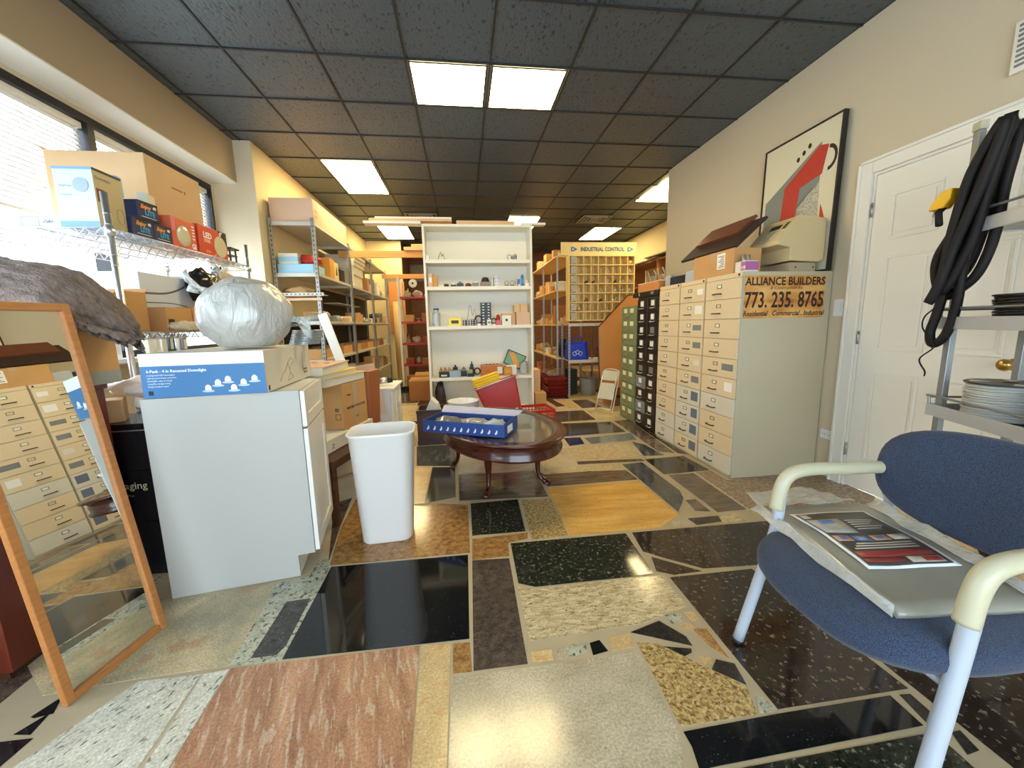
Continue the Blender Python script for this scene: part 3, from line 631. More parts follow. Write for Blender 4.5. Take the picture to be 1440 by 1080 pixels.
# ================= COFFEE TABLE =================
mah=mat('mahogany_gloss',(62,22,14),.24,var=.3,vs=7,stretch=(2,2,8),coat=.25)
TA=rad(109.2-90)   # local y is the long axis
t=thing('coffee_table','oval dark mahogany coffee table with glass inset and curved legs','table',(.255,2.93,0),TA)
def ell(a,b_,z,n=56): return [Vector((a*cos(2*pi*k/n),b_*sin(2*pi*k/n),z)) for k in range(n)]
A,B=.445,.64; zt=.455
b=MB(); loft(b,[ell(A-.10,B-.10,zt-.022),ell(A-.01,B-.01,zt-.022),ell(A,B,zt-.012),ell(A-.004,B-.004,zt-.002),ell(A-.018,B-.018,zt),ell(A-.085,B-.085,zt),ell(A-.095,B-.095,zt-.006),ell(A-.10,B-.10,zt-.008),ell(A-.10,B-.10,zt-.022)],capb=False); b.build('rim',mah,t)
b=MB(); loft(b,[ell(A-.03,B-.03,zt-.022),ell(A-.045,B-.045,zt-.04),ell(A-.04,B-.04,zt-.06),ell(A-.045,B-.045,zt-.095),ell(A-.03,B-.03,zt-.11),ell(A-.035,B-.035,zt-.125),ell(A-.055,B-.055,zt-.13),ell(A-.07,B-.07,zt-.12),ell(A-.07,B-.07,zt-.022)],capb=False); b.build('apron',mah,t)
glass=mat('table_glass',(215,225,225),.02,trans=.9,alpha=.55,spec=.8)
b=MB(); loft(b,[ell(A-.101,B-.101,zt-.016),ell(A-.101,B-.101,zt-.008)],capb=True,capt=True,smooth=False); b.build('glass_inset',glass,t)
b=MB(); loft(b,[ell(A-.101,B-.101,zt-.03),ell(A-.101,B-.101,zt-.024)],capt=True,smooth=False); b.build('shelf_panel',mat('tabletop_underlay',(120,110,98),.5),t)
R_=Matrix.Rotation(-TA,3,'Z')
for fx,fy in ((.118,2.62),(-.126,3.30),(.59,2.78),(.36,3.46)):
    p=R_@Vector((fx-.255,fy-2.93,0)); d=p.normalized(); l=p.length
    prof=[(l-.10,zt-.04,.030),(l-.08,zt-.09,.038),(l-.065,zt-.15,.037),(l-.065,zt-.22,.028),(l-.07,zt-.30,.020),(l-.065,zt-.37,.0165),(l-.045,.045,.017),(l-.015,.022,.025),(l,.012,.018)]
    b=MB(); b.tube([tuple(q) for q in bez([(d.x*r_,d.y*r_,z_) for r_,z_,_ in prof],4)],[r for i in range(len(prof)-1) for r in [prof[i][2]+(prof[i+1][2]-prof[i][2])*k/4 for k in range(4)]]+[prof[-1][2]],seg=12)
    b.lathe([(0,0),(.024,0),(.034,.008),(.03,.02),(.016,.032),(0,.036)],p.x,p.y,seg=14,smooth=True); b.build('leg',mah,t)
# blue open carton on the table
t=thing('blue_carton','long open blue carton with pale hand marks and plastic bags inside, on the coffee table','box',(-.305,2.785,zt+.001),rad(-26.5))
b=MB(); X,Y,Z=.62,.27,.085; q=.004
bc=mat('carton_blue',(44,74,140),.5); b.box(0,X,0,Y,0,q); b.box(0,X,0,q,q,Z); b.box(0,X,Y-q,Y,q,Z); b.box(0,q,q,Y-q,q,Z); b.box(X-q,X,q,Y-q,q,Z+.01); b.build('body',bc,t)
b=MB(); b.prism([(0,Y,Z),(X,Y,Z),(X+.01,Y+.1,Z+.02),(-.03,Y+.1,Z+.03)],(0,0,.003)); b.build('flap',mat('carton_inner_lilac',(176,180,210),.6),t)
for k in range(11):
    b=MB(); x=.03+k*.052; b.prism([(x,-.001,.022),(x+.009,-.001,.016),(x+.02,-.001,.026),(x+.022,-.001,.042),(x+.014,-.001,.05),(x+.011,-.001,.038)],(0,-.0008,0)); b.build('printed_hand',wh,t)
b=MB(); b.box(X+.0003,X+.001,.06,.16,.015,.065); b.build('sticker',paper,t)
for i,(x,y,s,m,l) in enumerate(((.12,.13,.2,mat('smoky_film',(120,120,124),.2),'smoky plastic wrapped parts at the left end of the blue carton'),(.34,.13,.24,plasticc,'clear plastic bag in the middle of the blue carton'),(.5,.12,.16,mat('bluish_film',(170,185,200),.2),'bluish plastic bag at the right end of the blue carton'))):
    p=Matrix.Rotation(rad(-26.5),3,'Z')@Vector((x,y,0)); blob('plastic_bag',l,(-.305+p.x,2.785+p.y,zt+.006),(s,.2,.085),m,'bag',seed=i,amp=.35,rz=rad(-26))
# ================= THINGS BEHIND THE TABLE =================
t=thing('wooden_crate','dark wooden open crate on the floor behind the coffee table','crate',(-.49,3.95,0),rad(2))
b=MB(); X,Y,Z=.31,.30,.36; q=.018; b.box(0,X,0,q,0,Z); b.box(0,X,Y-q,Y,0,Z); b.box(0,q,q,Y-q,0,Z); b.box(X-q,X,q,Y-q,0,Z); b.box(q,X-q,q,Y-q,0,q); b.build('body',woodd,t,bev=.002)

for zz in ((0,.05),(Z-.03,Z)): b=MB(); b.box(-.004,X+.004,-.006,0,*zz); b.build('trim',mat('dark_wood_trim',(50,28,20),.4),t)
b=MB(); b.prism([(0,0,0),(.19,0,0),(.15,0,.13),(.09,0,.19)],(0,.14,0)); 
simple('white_wedge_box',b,[white],'white folded card wedge standing in the dark wooden crate','box',(-.44,4.06,.27),rad(-4))
b=MB(); pr=[(0,0),(.135,0),(.145,.02),(.155,.28),(.165,.285),(.17,.30),(.17,.345),(.178,.352),(.178,.362),(.168,.362),(.16,.345),(.15,.30),(0,.29)]; b.lathe(pr,smooth=False,seg=36)
t=thing('plastic_bucket','round white plastic bucket behind the coffee table','bucket',(-.02,4.40,0)); b.build('shell',plasticw,t); b=MB(); b.tube([(.17*cos(a),.17*sin(a)-.0,.30-.10*sin(a*1.0)*0+ -.12*abs(sin(a))) for a in [pi+pi*k/16 for k in range(17)]],.003,seg=6); b.build('handle',steel,t)
t=thing('milk_crate','red plastic milk crate on the floor behind the coffee table','crate',(.79,4.25,0),rad(6))
b=MB(); h=.165; Z=.275
for s in (-1,1):
    b.box(-h,h,s*h-.004,s*h+.004,0,.10); b.box(-h,h,s*h-.006,s*h+.006,Z-.03,Z); b.box(s*h-.004,s*h+.004,-h,h,0,.10); b.box(s*h-.006,s*h+.006,-h,h,Z-.03,Z)
    for k in range(9):
        x=-h+k*h/4; b.box(x-.004,x+.004,s*h-.003,s*h+.003,.1,Z-.03); b.box(s*h-.003,s*h+.003,x-.004,x+.004,.1,Z-.03)
    for zz in (.14,.18,.215): b.box(-h,h,s*h-.003,s*h+.003,zz-.004,zz+.004); b.box(s*h-.003,s*h+.003,-h,h,zz-.004,zz+.004)
b.box(-h,h,-h,h,0,.006); b.build('basket',red,t)
b=MB(); b.tube(bez([(-.12,-.1,.02),(.05,-.05,.10),(-.02,.05,.18),(.1,.08,.2),(.0,-.08,.22),(-.1,.02,.2)],6),.012,seg=8); simple('orange_hose',b,mat('orange_rubber',(225,150,40),.5),'orange hose end coiled inside the red milk crate','hose',(.79,4.25,0))
# red tote, tilted, with yellow tray stack
Mt=thing('storage_tote','tilted dark red plastic tote with a wire handle, leaning on the milk crate','tote',(.20,4.40,.215),rot=(rad(-6),rad(-17),rad(3)))
b=MB(); pr=[ring(.19,.125,.02,0,3),ring(.235,.15,.02,.33,3),ring(.245,.16,.02,.335,3),ring(.245,.16,.02,.345,3),ring(.23,.145,.02,.345,3),ring(.185,.12,.02,.006,3)]
pr=[[p+Vector((.235,0,0)) for p in r_] for r_ in pr]; loft(b,pr,smooth=False,capt=True); b.build('shell',mat('tote_red',(172,32,18),.3),Mt)
b=MB(); b.tube([(-.012,-.15,.335),(-.03,-.17,.345),(.25,-.172,.35),(.48,-.165,.35),(.485,-.15,.335)],.004,seg=6); b.build('handle',chrome,Mt)
Mt.location=(.215,4.36,.16)
for k in range(4):
    t=thing('stacking_tray','yellow plastic tray in a stack inside the red tote, %s'%('lowest of four','second from bottom','second from top','topmost of four')[k],'tray',(0,0,0),group='yellow trays in the tote')
    t.matrix_world=Matrix.Translation(Mt.location)@Mt.rotation_euler.to_matrix().to_4x4()@Matrix.Translation((.155,0,.335+k*.028))
    loc,rot,_=t.matrix_world.decompose(); t.location=loc; t.rotation_euler=rot.to_euler()
    b=MB(); loft(b,[ring(.135,.10,.012,0,3),ring(.145,.11,.012,.024,3),ring(.155,.12,.012,.025,3),ring(.155,.12,.012,.03,3),ring(.14,.105,.012,.03,3),ring(.13,.095,.012,.004,3)],smooth=False,capt=True); b.build('shell',yellow,t)
b=MB(); b.box(-.14,.14,-.12,.12,0,.155); simple('support_box',b,mat('black_box_card',(40,36,34),.6),'dark box on the floor under the tilted red tote','box',(.40,4.45,0),rad(5))
# ================= MIRROR =================
e=Vector((.184,.983,0)).normalized(); nh=Vector((.983,-.184,0)).normalized()
ML,MW=1.32,.352; lean=.13
t=thing('leaning_mirror','tall narrow oak framed mirror leaning at the left edge by the dark red cupboard','mirror',(-1.322,1.280,.0))
ax=e; up=(Vector((0,0,1))*cos(lean)-nh*sin(lean)); nrm=ax.cross(up); 
t.rotation_euler=Matrix((( ax.x,up.x,nrm.x),(ax.y,up.y,nrm.y),(ax.z,up.z,nrm.z))).to_euler()
# local: x along width (away), y up the frame, z = normal towards room?
sg=1 if nrm.x>0 else -1
oak=mat('oak_frame',(186,122,66),.45,var=.15,vs=10,stretch=(1,8,8)); fw=.027
for nm,q in (('stile',(0,fw,0,ML)),('stile',(MW-fw,MW,0,ML)),('rail',(fw,MW-fw,0,fw)),('rail',(fw,MW-fw,ML-fw,ML))):
    b=MB(); z0,z1=sorted((0,-.022*sg)); b.box(q[0],q[1],q[2],q[3],z0,z1); b.build(nm,oak,t,bev=.003)
b=MB(); z0,z1=sorted((-.012*sg,-.014*sg)); b.box(fw,MW-fw,fw,ML-fw,z0,z1); b.build('mirror_glass',mat('mirror_silver',(235,238,235),.0,1),t)
b=MB(); z0,z1=sorted((-.0145*sg,-.0215*sg)); b.box(fw,MW-fw,fw,ML-fw,z0,z1); b.build('backing_board',card3,t)
# cupboard behind
t=thing('cupboard','dark red mahogany cupboard behind the leaning mirror at the left edge','cupboard',(-2.09,1.42,0),0)
mr=mat('red_mahogany',(98,36,20),.35,var=.2,vs=4,stretch=(6,6,1))
b=MB(); b.box(0,.48,0,.54,.03,.955); b.build('body',mr,t,bev=.003); b=MB(); b.box(-.01,.49,-.012,.55,.955,.98); b.build('top',mr,t,bev=.004); b=MB(); b.box(0.02,.46,.01,.53,0,.03); b.build('plinth',woodd,t)
b=MB(); b.box(.02,.22,-.012,0,.06,.88); dd=b.build('door',mr,t,bev=.003); b=MB(); b.lathe([(0,0),(.01,0),(.012,.015),(0,.02)],M=Matrix.Translation((.2,-.012,.5))@Matrix.Rotation(pi/2,4,'X')); b.build('knob',brass,dd)
b=MB(); b.box(.24,.44,-.012,0,.06,.88); dd=b.build('door',mr,t,bev=.003); b=MB(); b.lathe([(0,0),(.01,0),(.012,.015),(0,.02)],M=Matrix.Translation((.26,-.012,.5))@Matrix.Rotation(pi/2,4,'X')); b.build('knob',brass,dd)
# tall brown carton with grey tape, and fur blanket
t=thing('taped_carton','brown carton closed with grey tape, under the grey fur blanket','box',(-1.93,1.66,.93),rad(0))
b=MB(); b.box(-.55,0,0,.29,0,.30); b.build('body',card,t,bev=.003)
b=MB(); b.box(-.5505,.0,-.0006,.0,.225,.275); b.box(.0,.0006,-.0006,.27,.225,.275); b.box(.0,.0006,.07,.2905,.0,.055); b.build('tape',mat('grey_tape',(150,150,140),.3),t)
t.location=(-1.555,1.70,.982)
fur=mat('grey_brown_fur',(122,108,100),.9,var=.45,vs=26,bump=1,bs=90,stretch=(1,2.5,1))
bm=bmesh.new(); bmesh.ops.create_icosphere(bm,subdivisions=6,radius=1)
for v in bm.verts:
    c=v.co.copy(); d=1+.13*noise.noise(Vector((c.x*1.6,c.y*2.2,c.z*2)))+.05*noise.noise(c*6)+.03*noise.noise(c*19)+.02*noise.noise(c*45)
    x=c.x*d*.50; y=c.y*d*.22; z=c.z*d*.19; z=max(z,-.03)
    if x>.1: z-= .25*(x-.1)**1.2*(1 if z>0 else .1)
    if x>.30: z-= .9*(x-.30)**1.15
    v.co=Vector((x,y,z+.032))
m_=MB(); m_.bm.free(); m_.bm=bm; o=m_.build('fur_blanket',fur,None,smooth=True); tag(o,'grey brown fur blanket heaped on the taped carton at the left edge','blanket',None,(-1.86,1.85,1.286),rad(4))
# black boxes between mirror and cabinet
z=0
for i,(h,l,m) in enumerate(((.28,'black glossy carton, lowest of the dark stack behind the mirror',mat('black_gloss_card',(24,24,26),.2)),(.26,'black carton with gold print, middle of the dark stack behind the mirror',mat('black_gloss_card',(24,24,26),.2)),(.23,'black carton with silver edge, top of the dark stack behind the mirror',mat('black_gloss_card',(24,24,26),.2)))):
    t=carton('black_carton',l,(-1.635+.01*i,2.16,z),(.32,.28,h),rad(3*(i-1)),m,tp=False)
    if i==1: text('massaging',.05,mat('gold_print',(200,190,160),.5),t,(-.12,-.141,.17),FY); text('Relaxing Foot Mat',.018,mat('gold_print2',(190,160,60),.5),t,(-.12,-.141,.13),FY)
    if i==2:
        b=MB(); b.box(-.16,.16,-.141,-.1401,.195,.20); b.build('printed_band',steel,t)
    z+=h+.001
carton('small_carton','small tan carton on the dark stack behind the mirror',(-1.715,2.10,.773),(.11,.12,.11),rad(30),card2,tp=False)
t=carton('white_device_box','white hinged box tilted on the dark stack behind the mirror',(-1.55,2.18,.80),(.18,.14,.05),0,white,tp=False,rot=(rad(-20),rad(8),rad(-15)))
blob('paper_heap','crumpled white papers on the dark stack behind the mirror',(-1.64,2.20,.885),(.22,.16,.09),paper,'paper',seed=4,amp=.5,sub=3)
# ================= FILING CABINETS =================
tan=mat('tan_enamel',(220,196,156),.42,var=.02,vs=3); tanl=mat('pale_daylit_enamel',(212,202,180),.42); hnd=mat('dark_steel_handle',(78,70,62),.35,.7)  # paler enamel puts daylight into the lower drawer fronts, plus some tone variation
tang=mat('grey_beige_enamel',(192,180,150),.5)
lblm=mat('label_frame',(120,110,96),.4,.5); st_g=mat('grey_sticker',(120,122,122),.6); st_b=mat('slate_sticker',(98,108,122),.6)
def filing(label,y0,wd,x0,depth,Ht,rows,stick,pale,seed):
    t=thing('filing_cabinet',label,'cabinet',(x0,y0,0),0,'tan multi-drawer filing cabinets')
    b=MB(); b.box(.012,depth,0,wd,.0,Ht); b.build('body',tang,t,bev=.003)
    b=MB(); b.box(.0,.0118,.004,wd-.004,Ht-.034,Ht); b.build('top_rail',tan,t,bev=.002)
    zb=.022; dh=(Ht-.036-zb)/rows
    hb=MB(); hb.tube([(0,-.04,0),(-.016,-.037,0),(-.02,-.03,0),(-.02,.03,0),(-.016,.037,0),(0,.04,0)],.0048,seg=6); hme=None
    for k in range(rows):
        z1=Ht-.037-k*dh; z0=z1-dh+.004
        b=MB(); b.box(-.004,.0118,.006,wd-.006,z0,z1); d=b.build('drawer',tanl if k in pale else tan,t,bev=.0025)
        c=wd*.62; zc=(z0+z1)/2
        b=MB(); b.tube([(-.004,c-.045,zc-.03),(-.02,c-.042,zc-.03),(-.024,c-.034,zc-.03),(-.024,c+.034,zc-.03),(-.02,c+.042,zc-.03),(-.004,c+.045,zc-.03)],.0052,seg=6); b.build('handle',hnd,d)
        b=MB(); f=.004; cy=c-.02
        b.box(-.007,-.0041,cy-.026,cy+.026,zc+.012,zc+.016); b.box(-.007,-.0041,cy-.026,cy+.026,zc+.036,zc+.04); b.box(-.007,-.0041,cy-.026,cy-.022,zc+.016,zc+.036); b.box(-.007,-.0041,cy+.022,cy+.026,zc+.016,zc+.036); b.build('label_holder',lblm,d)
        if (k*7+seed)%3!=1:
            b=MB(); b.box(-.0052,-.0041,cy-.021,cy+.021,zc+.017,zc+.035); b.build('label_card',paper,d)
        if k in stick:
            m,w_,h_=stick[k]; y_=.03; b=MB(); b.box(-.0048,-.0041,y_,y_+w_,zc-.5*h_+.008,zc+.5*h_+.008); b.build('sticker',m,d)
    b=MB(); b.lathe([(0,0),(.008,0),(.008,.004),(0,.005)],M=Matrix.Translation((0,.03,Ht-.018))@Matrix.Rotation(-pi/2,4,'Y')); b.build('lock',blackm,t)
    return t
X0=1.978
t3=filing('nearest tan ten-drawer filing cabinet, the one with the phone number sign on its side',2.63,.415,X0,.715,1.535,10,{4:(st_g,.13,.05),5:(paper,.09,.07)},{9,6},0)
t2=filing('middle tan ten-drawer filing cabinet with dark stickers down its drawers',3.05,.375,X0,.715,1.535,10,{0:(paper,.08,.045),1:(paper,.10,.07),2:(st_g,.12,.045),3:(st_g,.11,.05),4:(cardw,.09,.05),5:(st_g,.11,.055),6:(st_b,.10,.08),7:(st_b,.09,.08),8:(st_b,.1,.08),9:(st_b,.1,.08)},{6,7,8},1)
t1=filing('farthest tan ten-drawer filing cabinet, next to the black one',3.43,.375,X0,.715,1.535,10,{},{8,9},2)
# sign on side of nearest cabinet
t=thing('business_sign','orange brown printed phone number sign on the side of the nearest tan cabinet','sign',(2.0,2.628,1.205))
sg=bpy.data.materials.new('sunset_print'); sg.use_nodes=True; nt=sg.node_tree; pb=nt.nodes['Principled BSDF']; tc=nn(nt,'ShaderNodeTexCoord'); nz=nn(nt,'ShaderNodeTexNoise'); mp=nn(nt,'ShaderNodeMapping'); mp.inputs['Scale'].default_value=(2,1,6)
nz.inputs['Scale'].default_value=2.2; nz.inputs['Detail'].default_value=6; cr=nn(nt,'ShaderNodeValToRGB'); cr.color_ramp.elements[0].position=.3; cr.color_ramp.elements[0].color=rgb((150,78,30)); cr.color_ramp.elements[1].position=.62; cr.color_ramp.elements[1].color=rgb((228,178,104)); q=cr.color_ramp.elements.new(.45); q.color=rgb((206,140,64))
nt.links.new(tc.outputs['Object'],mp.inputs[0]); nt.links.new(mp.outputs[0],nz.inputs['Vector']); nt.links.new(nz.outputs[0],cr.inputs[0]); nt.links.new(cr.outputs[0],pb.inputs['Base Color']); pb.inputs['Roughness'].default_value=.5
b=MB(); b.box(0,.635,-.003,0,0,.30); b.build('panel',sg,t)
ink=mat('sign_ink_dark',(50,22,18),.6)
text('ALLIANCE BUILDERS',.078,ink,t,(.318,-.0035,.234),FY,align='CENTER',sx=.88,bold=.002)
text('& Construction Inc.',.030,ink,t,(.33,-.0035,.204),FY,align='CENTER',shear=.25,sx=1.1)
text('773. 235. 8765',.155,ink,t,(.318,-.0035,.078),FY,align='CENTER',sx=.68,bold=.003)
text('Residential . Commercial . Industrial',.05,ink,t,(.318,-.0035,.018),FY,align='CENTER',sx=.88,shear=.25,bold=.001)
# black cabinet
t=thing('filing_cabinet','black twenty-drawer cabinet with white label cards, between the tan and green cabinets','cabinet',(X0+.01,3.835,0))
cbk=mat('black_enamel',(32,24,24),.3); b=MB(); b.box(.012,.70,0,.50,0,1.47); b.build('body',cbk,t,bev=.003)
for c in range(2):
    for k in range(10):
        z1=1.445-k*.142; y0=.01+c*.245
        b=MB(); b.box(0,.0118,y0,y0+.235,z1-.138,z1); d=b.build('drawer',greyp if (c,k) in ((1,6),(1,8)) else cbk,t,bev=.002)
        yc=y0+.1175; b=MB(); b.box(-.003,-.0001,yc-.042,yc+.042,z1-.085,z1-.02,0)
        if (c,k) not in ((0,2),(0,5),(1,5)): b.box(-.004,-.0031,yc-.034,yc+.034,z1-.078,z1-.027,1)
        b.build('label_card',[steel,paper],d)
        b=MB(); b.tube([(0,yc-.045,z1-.10),(-.02,yc-.04,z1-.106),(-.02,yc+.04,z1-.106),(0,yc+.045,z1-.10)],.004,seg=6); b.build('handle',chrome,d)
t=thing('filing_cabinet','green nine-drawer metal cabinet beside the black cabinet','cabinet',(X0+.01,4.345,0))
b=MB(); b.box(.012,.70,0,.44,0,1.385); b.build('body',green,t,bev=.003)
gcard=mat('cream_card',(222,214,170),.7)
for k in range(9):
    z1=1.37-k*.151; b=MB(); b.box(0,.0118,.01,.43,z1-.146,z1); d=b.build('drawer',green,t,bev=.002)
    for yc in (.13,.31): b=MB(); b.box(-.003,-.0001,yc-.045,yc+.045,z1-.065,z1-.015); b.build('label_card',gcard,d)
    b=MB(); b.tube([(0,.17,z1-.09),(-.02,.175,z1-.105),(-.02,.265,z1-.105),(0,.27,z1-.09)],.004,seg=6); b.build('handle',brass,d)
# black case on black cabinet + wooden tray
b=MB(); b.box(0,.5,0,.6,0,.05); b.box(-.004,-.0001,.1,.16,.01,.04,1); b.box(-.004,-.0001,.42,.45,.01,.04,1); simple('black_case',b,[black,steel],'flat black case with pale latches on top of the black cabinet','case',(X0+.01,3.86,1.471),0,bev=.004)
t=thing('wooden_tray','orange wood drawer tray of odd parts on the black case','tray',(X0+.02,3.87,1.523))
b=MB(); b.box(0,.30,0,.012,0,.085); b.box(0,.30,.468,.48,0,.085); b.box(0,.012,.012,.468,0,.085); b.box(.288,.30,.012,.468,0,.085); b.box(.012,.288,.012,.468,0,.01); b.build('tray_body',mat('orange_wood',(206,132,68),.5,var=.1,vs=5,stretch=(1,1,8)),t); b=MB(); b.box(-.004,.304,-.004,.484,.0851,.092); b.build('rim',white,t)
for i in range(7):
    c=MB(); a=R.uniform(0,3); s=R.uniform(.03,.05); y=3.93+.055*i
    if i%2: c.tube([(s*cos(q),s*sin(q)*.3,s+s*sin(q)) for q in [2*pi*k/14 for k in range(14)]],.006,closed=True,seg=6)
    else: c.tube([(0,0,0),(.02,.01,.08),(0,.03,.13)],.008,seg=6)
    simple('hardware_part',c,(steel,mat('khaki_part',(170,160,120),.5))[i%3>0],'loose metal ring or hook standing in the orange wood tray','hardware',(X0+.12,y,1.62),a,'loose rings and hooks in the orange wood tray')
# bins on the farthest tan cabinet
def small_bin(name,label,loc,s,m,content=None,cat='bin'):
    t=thing(name,label,cat,loc); X,Y,Z=s; b=MB(); q=.003
    b.box(0,X,0,Y,0,q); b.box(0,X,0,q,q,Z); b.box(0,X,Y-q,Y,q,Z); b.box(0,q,q,Y-q,q,Z); b.box(X-q,X,q,Y-q,q,Z); b.build('shell',m,t)
    if content:
        b=MB(); rr=random.Random(int(loc[1]*100))
        for k in range(9): x,y=rr.uniform(.02,X-.03),rr.uniform(.02,Y-.03); b.tube([(x,y,q),(x+rr.uniform(-.01,.01),y+rr.uniform(-.01,.01),Z*rr.uniform(.6,1.1))],.008,seg=6)
        b.build('contents',content,t)
    return t
clr=mat('translucent_bin',(206,212,212),.2,alpha=.55)
small_bin('parts_bin','translucent plastic bin at the far end on the farthest tan cabinet',(X0+.05,3.69,1.537),(.14,.11,.10),clr,steel)
small_bin('parts_bin','black plastic bin between two translucent bins on the tan cabinets',(X0+.03,3.42,1.537),(.15,.25,.075),mat('blue_black_bin',(24,30,44),.3),blackm)
small_bin('parts_bin','translucent plastic bin with dark parts beside the brown carton on the tan cabinets',(X0+.03,3.26,1.537),(.15,.15,.095),clr,blackm)
b=MB(); b.tube([(0,0,0),(.0,.11,.085),(0,.10,.03)],.004,seg=6); b.tube([(0,0,0),(.0,.11,.05)],.004,seg=6); simple('pliers',b,blackm,'thin black wire tool poking up behind the translucent bin','tool',(X0+.22,3.22,1.62))
t=carton('shipping_carton','brown carton with white shipping label on the tan cabinets',(X0+.13,3.01,1.537),(.22,.50,.185),0,card)
b=MB(); b.box(-.1112,-.1105,-.155,-.06,.05,.165); b.build('shipping_label',paper,t); b=MB()
for k in range(7): b.box(-.1118,-.1113,-.145,-.075-(k%3)*.015,.063+k*.013,.068+k*.013)
b.build('label_print',dk,t)
t=small_bin('label_box','small white and purple printed box with metal fittings, beside the brown carton',(X0+.03,2.645,1.537),(.1,.105,.075),cardw)
b=MB(); b.box(-.0012,-.0004,.0,.045,.01,.07); b.box(0,.1,-.0012,-.0004,.01,.07); b.build('printed_panel',mat('purple_print',(176,96,150),.5),t); text('110',.03,wh,t,(-.0016,.043,.02),FXn,bold=.001)
b=MB()
for k in range(3): b.tube([(.02+.02*k,.03+.02*(k%2),.05),(.02+.02*k,.035+.02*(k%2),.125)],.011,seg=8)
simple('metal_fitting',b,steel,'cluster of shiny metal fittings standing in the purple printed box','fitting',(X0+.03,2.66,1.535))
# dark boards
b=MB(); b.box(0,.32,0,.74,0,.02); o=simple('dark_board',b,mat('dark_board_brown',(52,34,26),.65),'wide dark brown board lying on the brown carton','board',(X0+.07,2.80,1.728)); o.rotation_euler=(0,rad(-42),0)
b=MB(); b.box(0,.20,0,.55,0,.022); o=simple('dark_board',b,mat('reddish_board',(110,60,38),.4),'smaller reddish brown board on the wide dark board','board',(X0+.17,2.92,1.848)); o.rotation_euler=(0,rad(-42),0)
# beige machine
cream_=mat('beige_machine_plastic',(214,190,142),.4)
t=thing('beige_machine','beige desktop machine with sloping key panel on the nearest tan cabinet','machine',(2.2,2.645,1.537))
M_=Matrix.Identity(4)
b=MB(); b.prism([(.42,0,.08),(.42,0,.37),(.26,0,.385),(.20,0,.385),(.05,0,.215),(.05,0,.185),(.15,0,.165),(.155,0,.075),(.38,0,.065)],(0,.30,0)); b.build('housing',cream_,t,bev=.006)
b=MB(); b.box(.17,.38,.02,.28,0,.0645); b.build('base',mat('machine_base',(176,160,130),.5),t,bev=.002)
b=MB(); b.lathe([(0,0),(.006,0),(0,.003)],M=Matrix.Translation((.22,.02,.03))@Matrix.Rotation(pi/2,4,'X')); b.lathe([(0,0),(.006,0),(0,.003)],M=Matrix.Translation((.36,.02,.03))@Matrix.Rotation(pi/2,4,'X')); b.build('screw',blackm,t)
sl=Vector((.15,0,.17)).normalized(); nr=Vector((-sl.z,0,sl.x))
def onpanel(u,v): return Vector((.05,v,.215))+sl*u
b=MB(); p=[onpanel(.13,.10),onpanel(.17,.10),onpanel(.17,.2),onpanel(.13,.2)]; b.prism([q+nr*.0005 for q in p],nr*.002); b.build('display',black,t)
for r_ in range(3):
    for c in range(4):
        b=MB(); p=[onpanel(.03+r_*.03,.06+c*.05),onpanel(.045+r_*.03,.06+c*.05),onpanel(.045+r_*.03,.09+c*.05),onpanel(.03+r_*.03,.09+c*.05)]; b.prism([q+nr*.0005 for q in p],nr*.004); b.build('key',mat('machine_key',(200,186,158),.5),t)
for c in range(4):
    b=MB(); q=onpanel(.15,.03)+Vector((0,0,0)); b.prism([onpanel(.12+c*.017,.035)+nr*.0005,onpanel(.128+c*.017,.035)+nr*.0005,onpanel(.128+c*.017,.07)+nr*.0005,onpanel(.12+c*.017,.07)+nr*.0005],nr*.003); b.build('slot',black,t)
# picture
t=thing('framed_picture','large framed abstract print of red and grey shapes above the filing cabinets','picture',(2.655,2.615,1.537)); t.rotation_euler=(0,rad(1.2),0)
b=MB(); b.box(-.03,.005,0,.012,0,1.07); b.box(-.03,.005,.70,.712,0,1.07); b.box(-.03,.005,.012,.70,0,.012); b.box(-.03,.005,.012,.70,1.058,1.07); b.build('frame',black,t)
# picture plane: y from far (.70) to near (.012); viewer sees far at left.  u: 0 left(far) .. 1 right(near); v: 0 bottom..1 top
def pv(u,v,dx=0): return Vector((-.022-dx,.70-.688*u,.012+1.046*v))
b=MB(); b.prism([pv(0,0,-.002),pv(1,0,-.002),pv(1,1,-.002),pv(0,1,-.002)],(-.002,0,0)); b.build('print_sheet',mat('print_cream',(222,212,180),.4),t)
def shape(nm,pts,m,o=.0005): 
    b=MB(); b.prism([pv(u,v,o) for u,v in pts],(-.0004,0,0)); b.build(nm,m,t)
pg=mat('print_grey',(130,134,126),.5); prd=mat('print_vermilion',(190,52,38),.5); pbk=mat('print_black',(20,18,18),.5)
spm=granite('print_speckle',(186,182,160),(206,200,176),(90,90,80),20,spksc=110,thr=.52,rough=.5)
shape('printed_shape',[(.03,.28),(.05,.60),(.72,.86),(.78,.88),(.80,.62),(.50,.46)],pg)
shape('printed_shape',[(.03,.02),(.10,.34),(.80,.62),(.84,.10),(.80,.02)],spm)
shape('printed_shape',[(.30,.40),(.33,.66),(.76,.86),(.87,.84),(.82,.66),(.55,.62),(.52,.40)],prd,.001)
shape('printed_shape',[(0,.10),(.02,.18),(.12,.16)],prd); shape('printed_shape',[(.84,.28),(.84,.46),(.90,.36)],prd)
for u,v in ((.49,.83),(.56,.86),(.63,.89)): shape('printed_dot',[(u+.022*cos(a*pi/6),v+.018*sin(a*pi/6)) for a in range(12)],pbk)
arc=[(.88+.10*sin(a),.75+.085*cos(a)) for a in [pi*k/10 for k in range(11)]]; arc2=[(.88+.07*sin(a),.75+.06*cos(a)) for a in [pi*k/10 for k in range(10,-1,-1)]]; shape('printed_arc',arc+arc2,pbk)
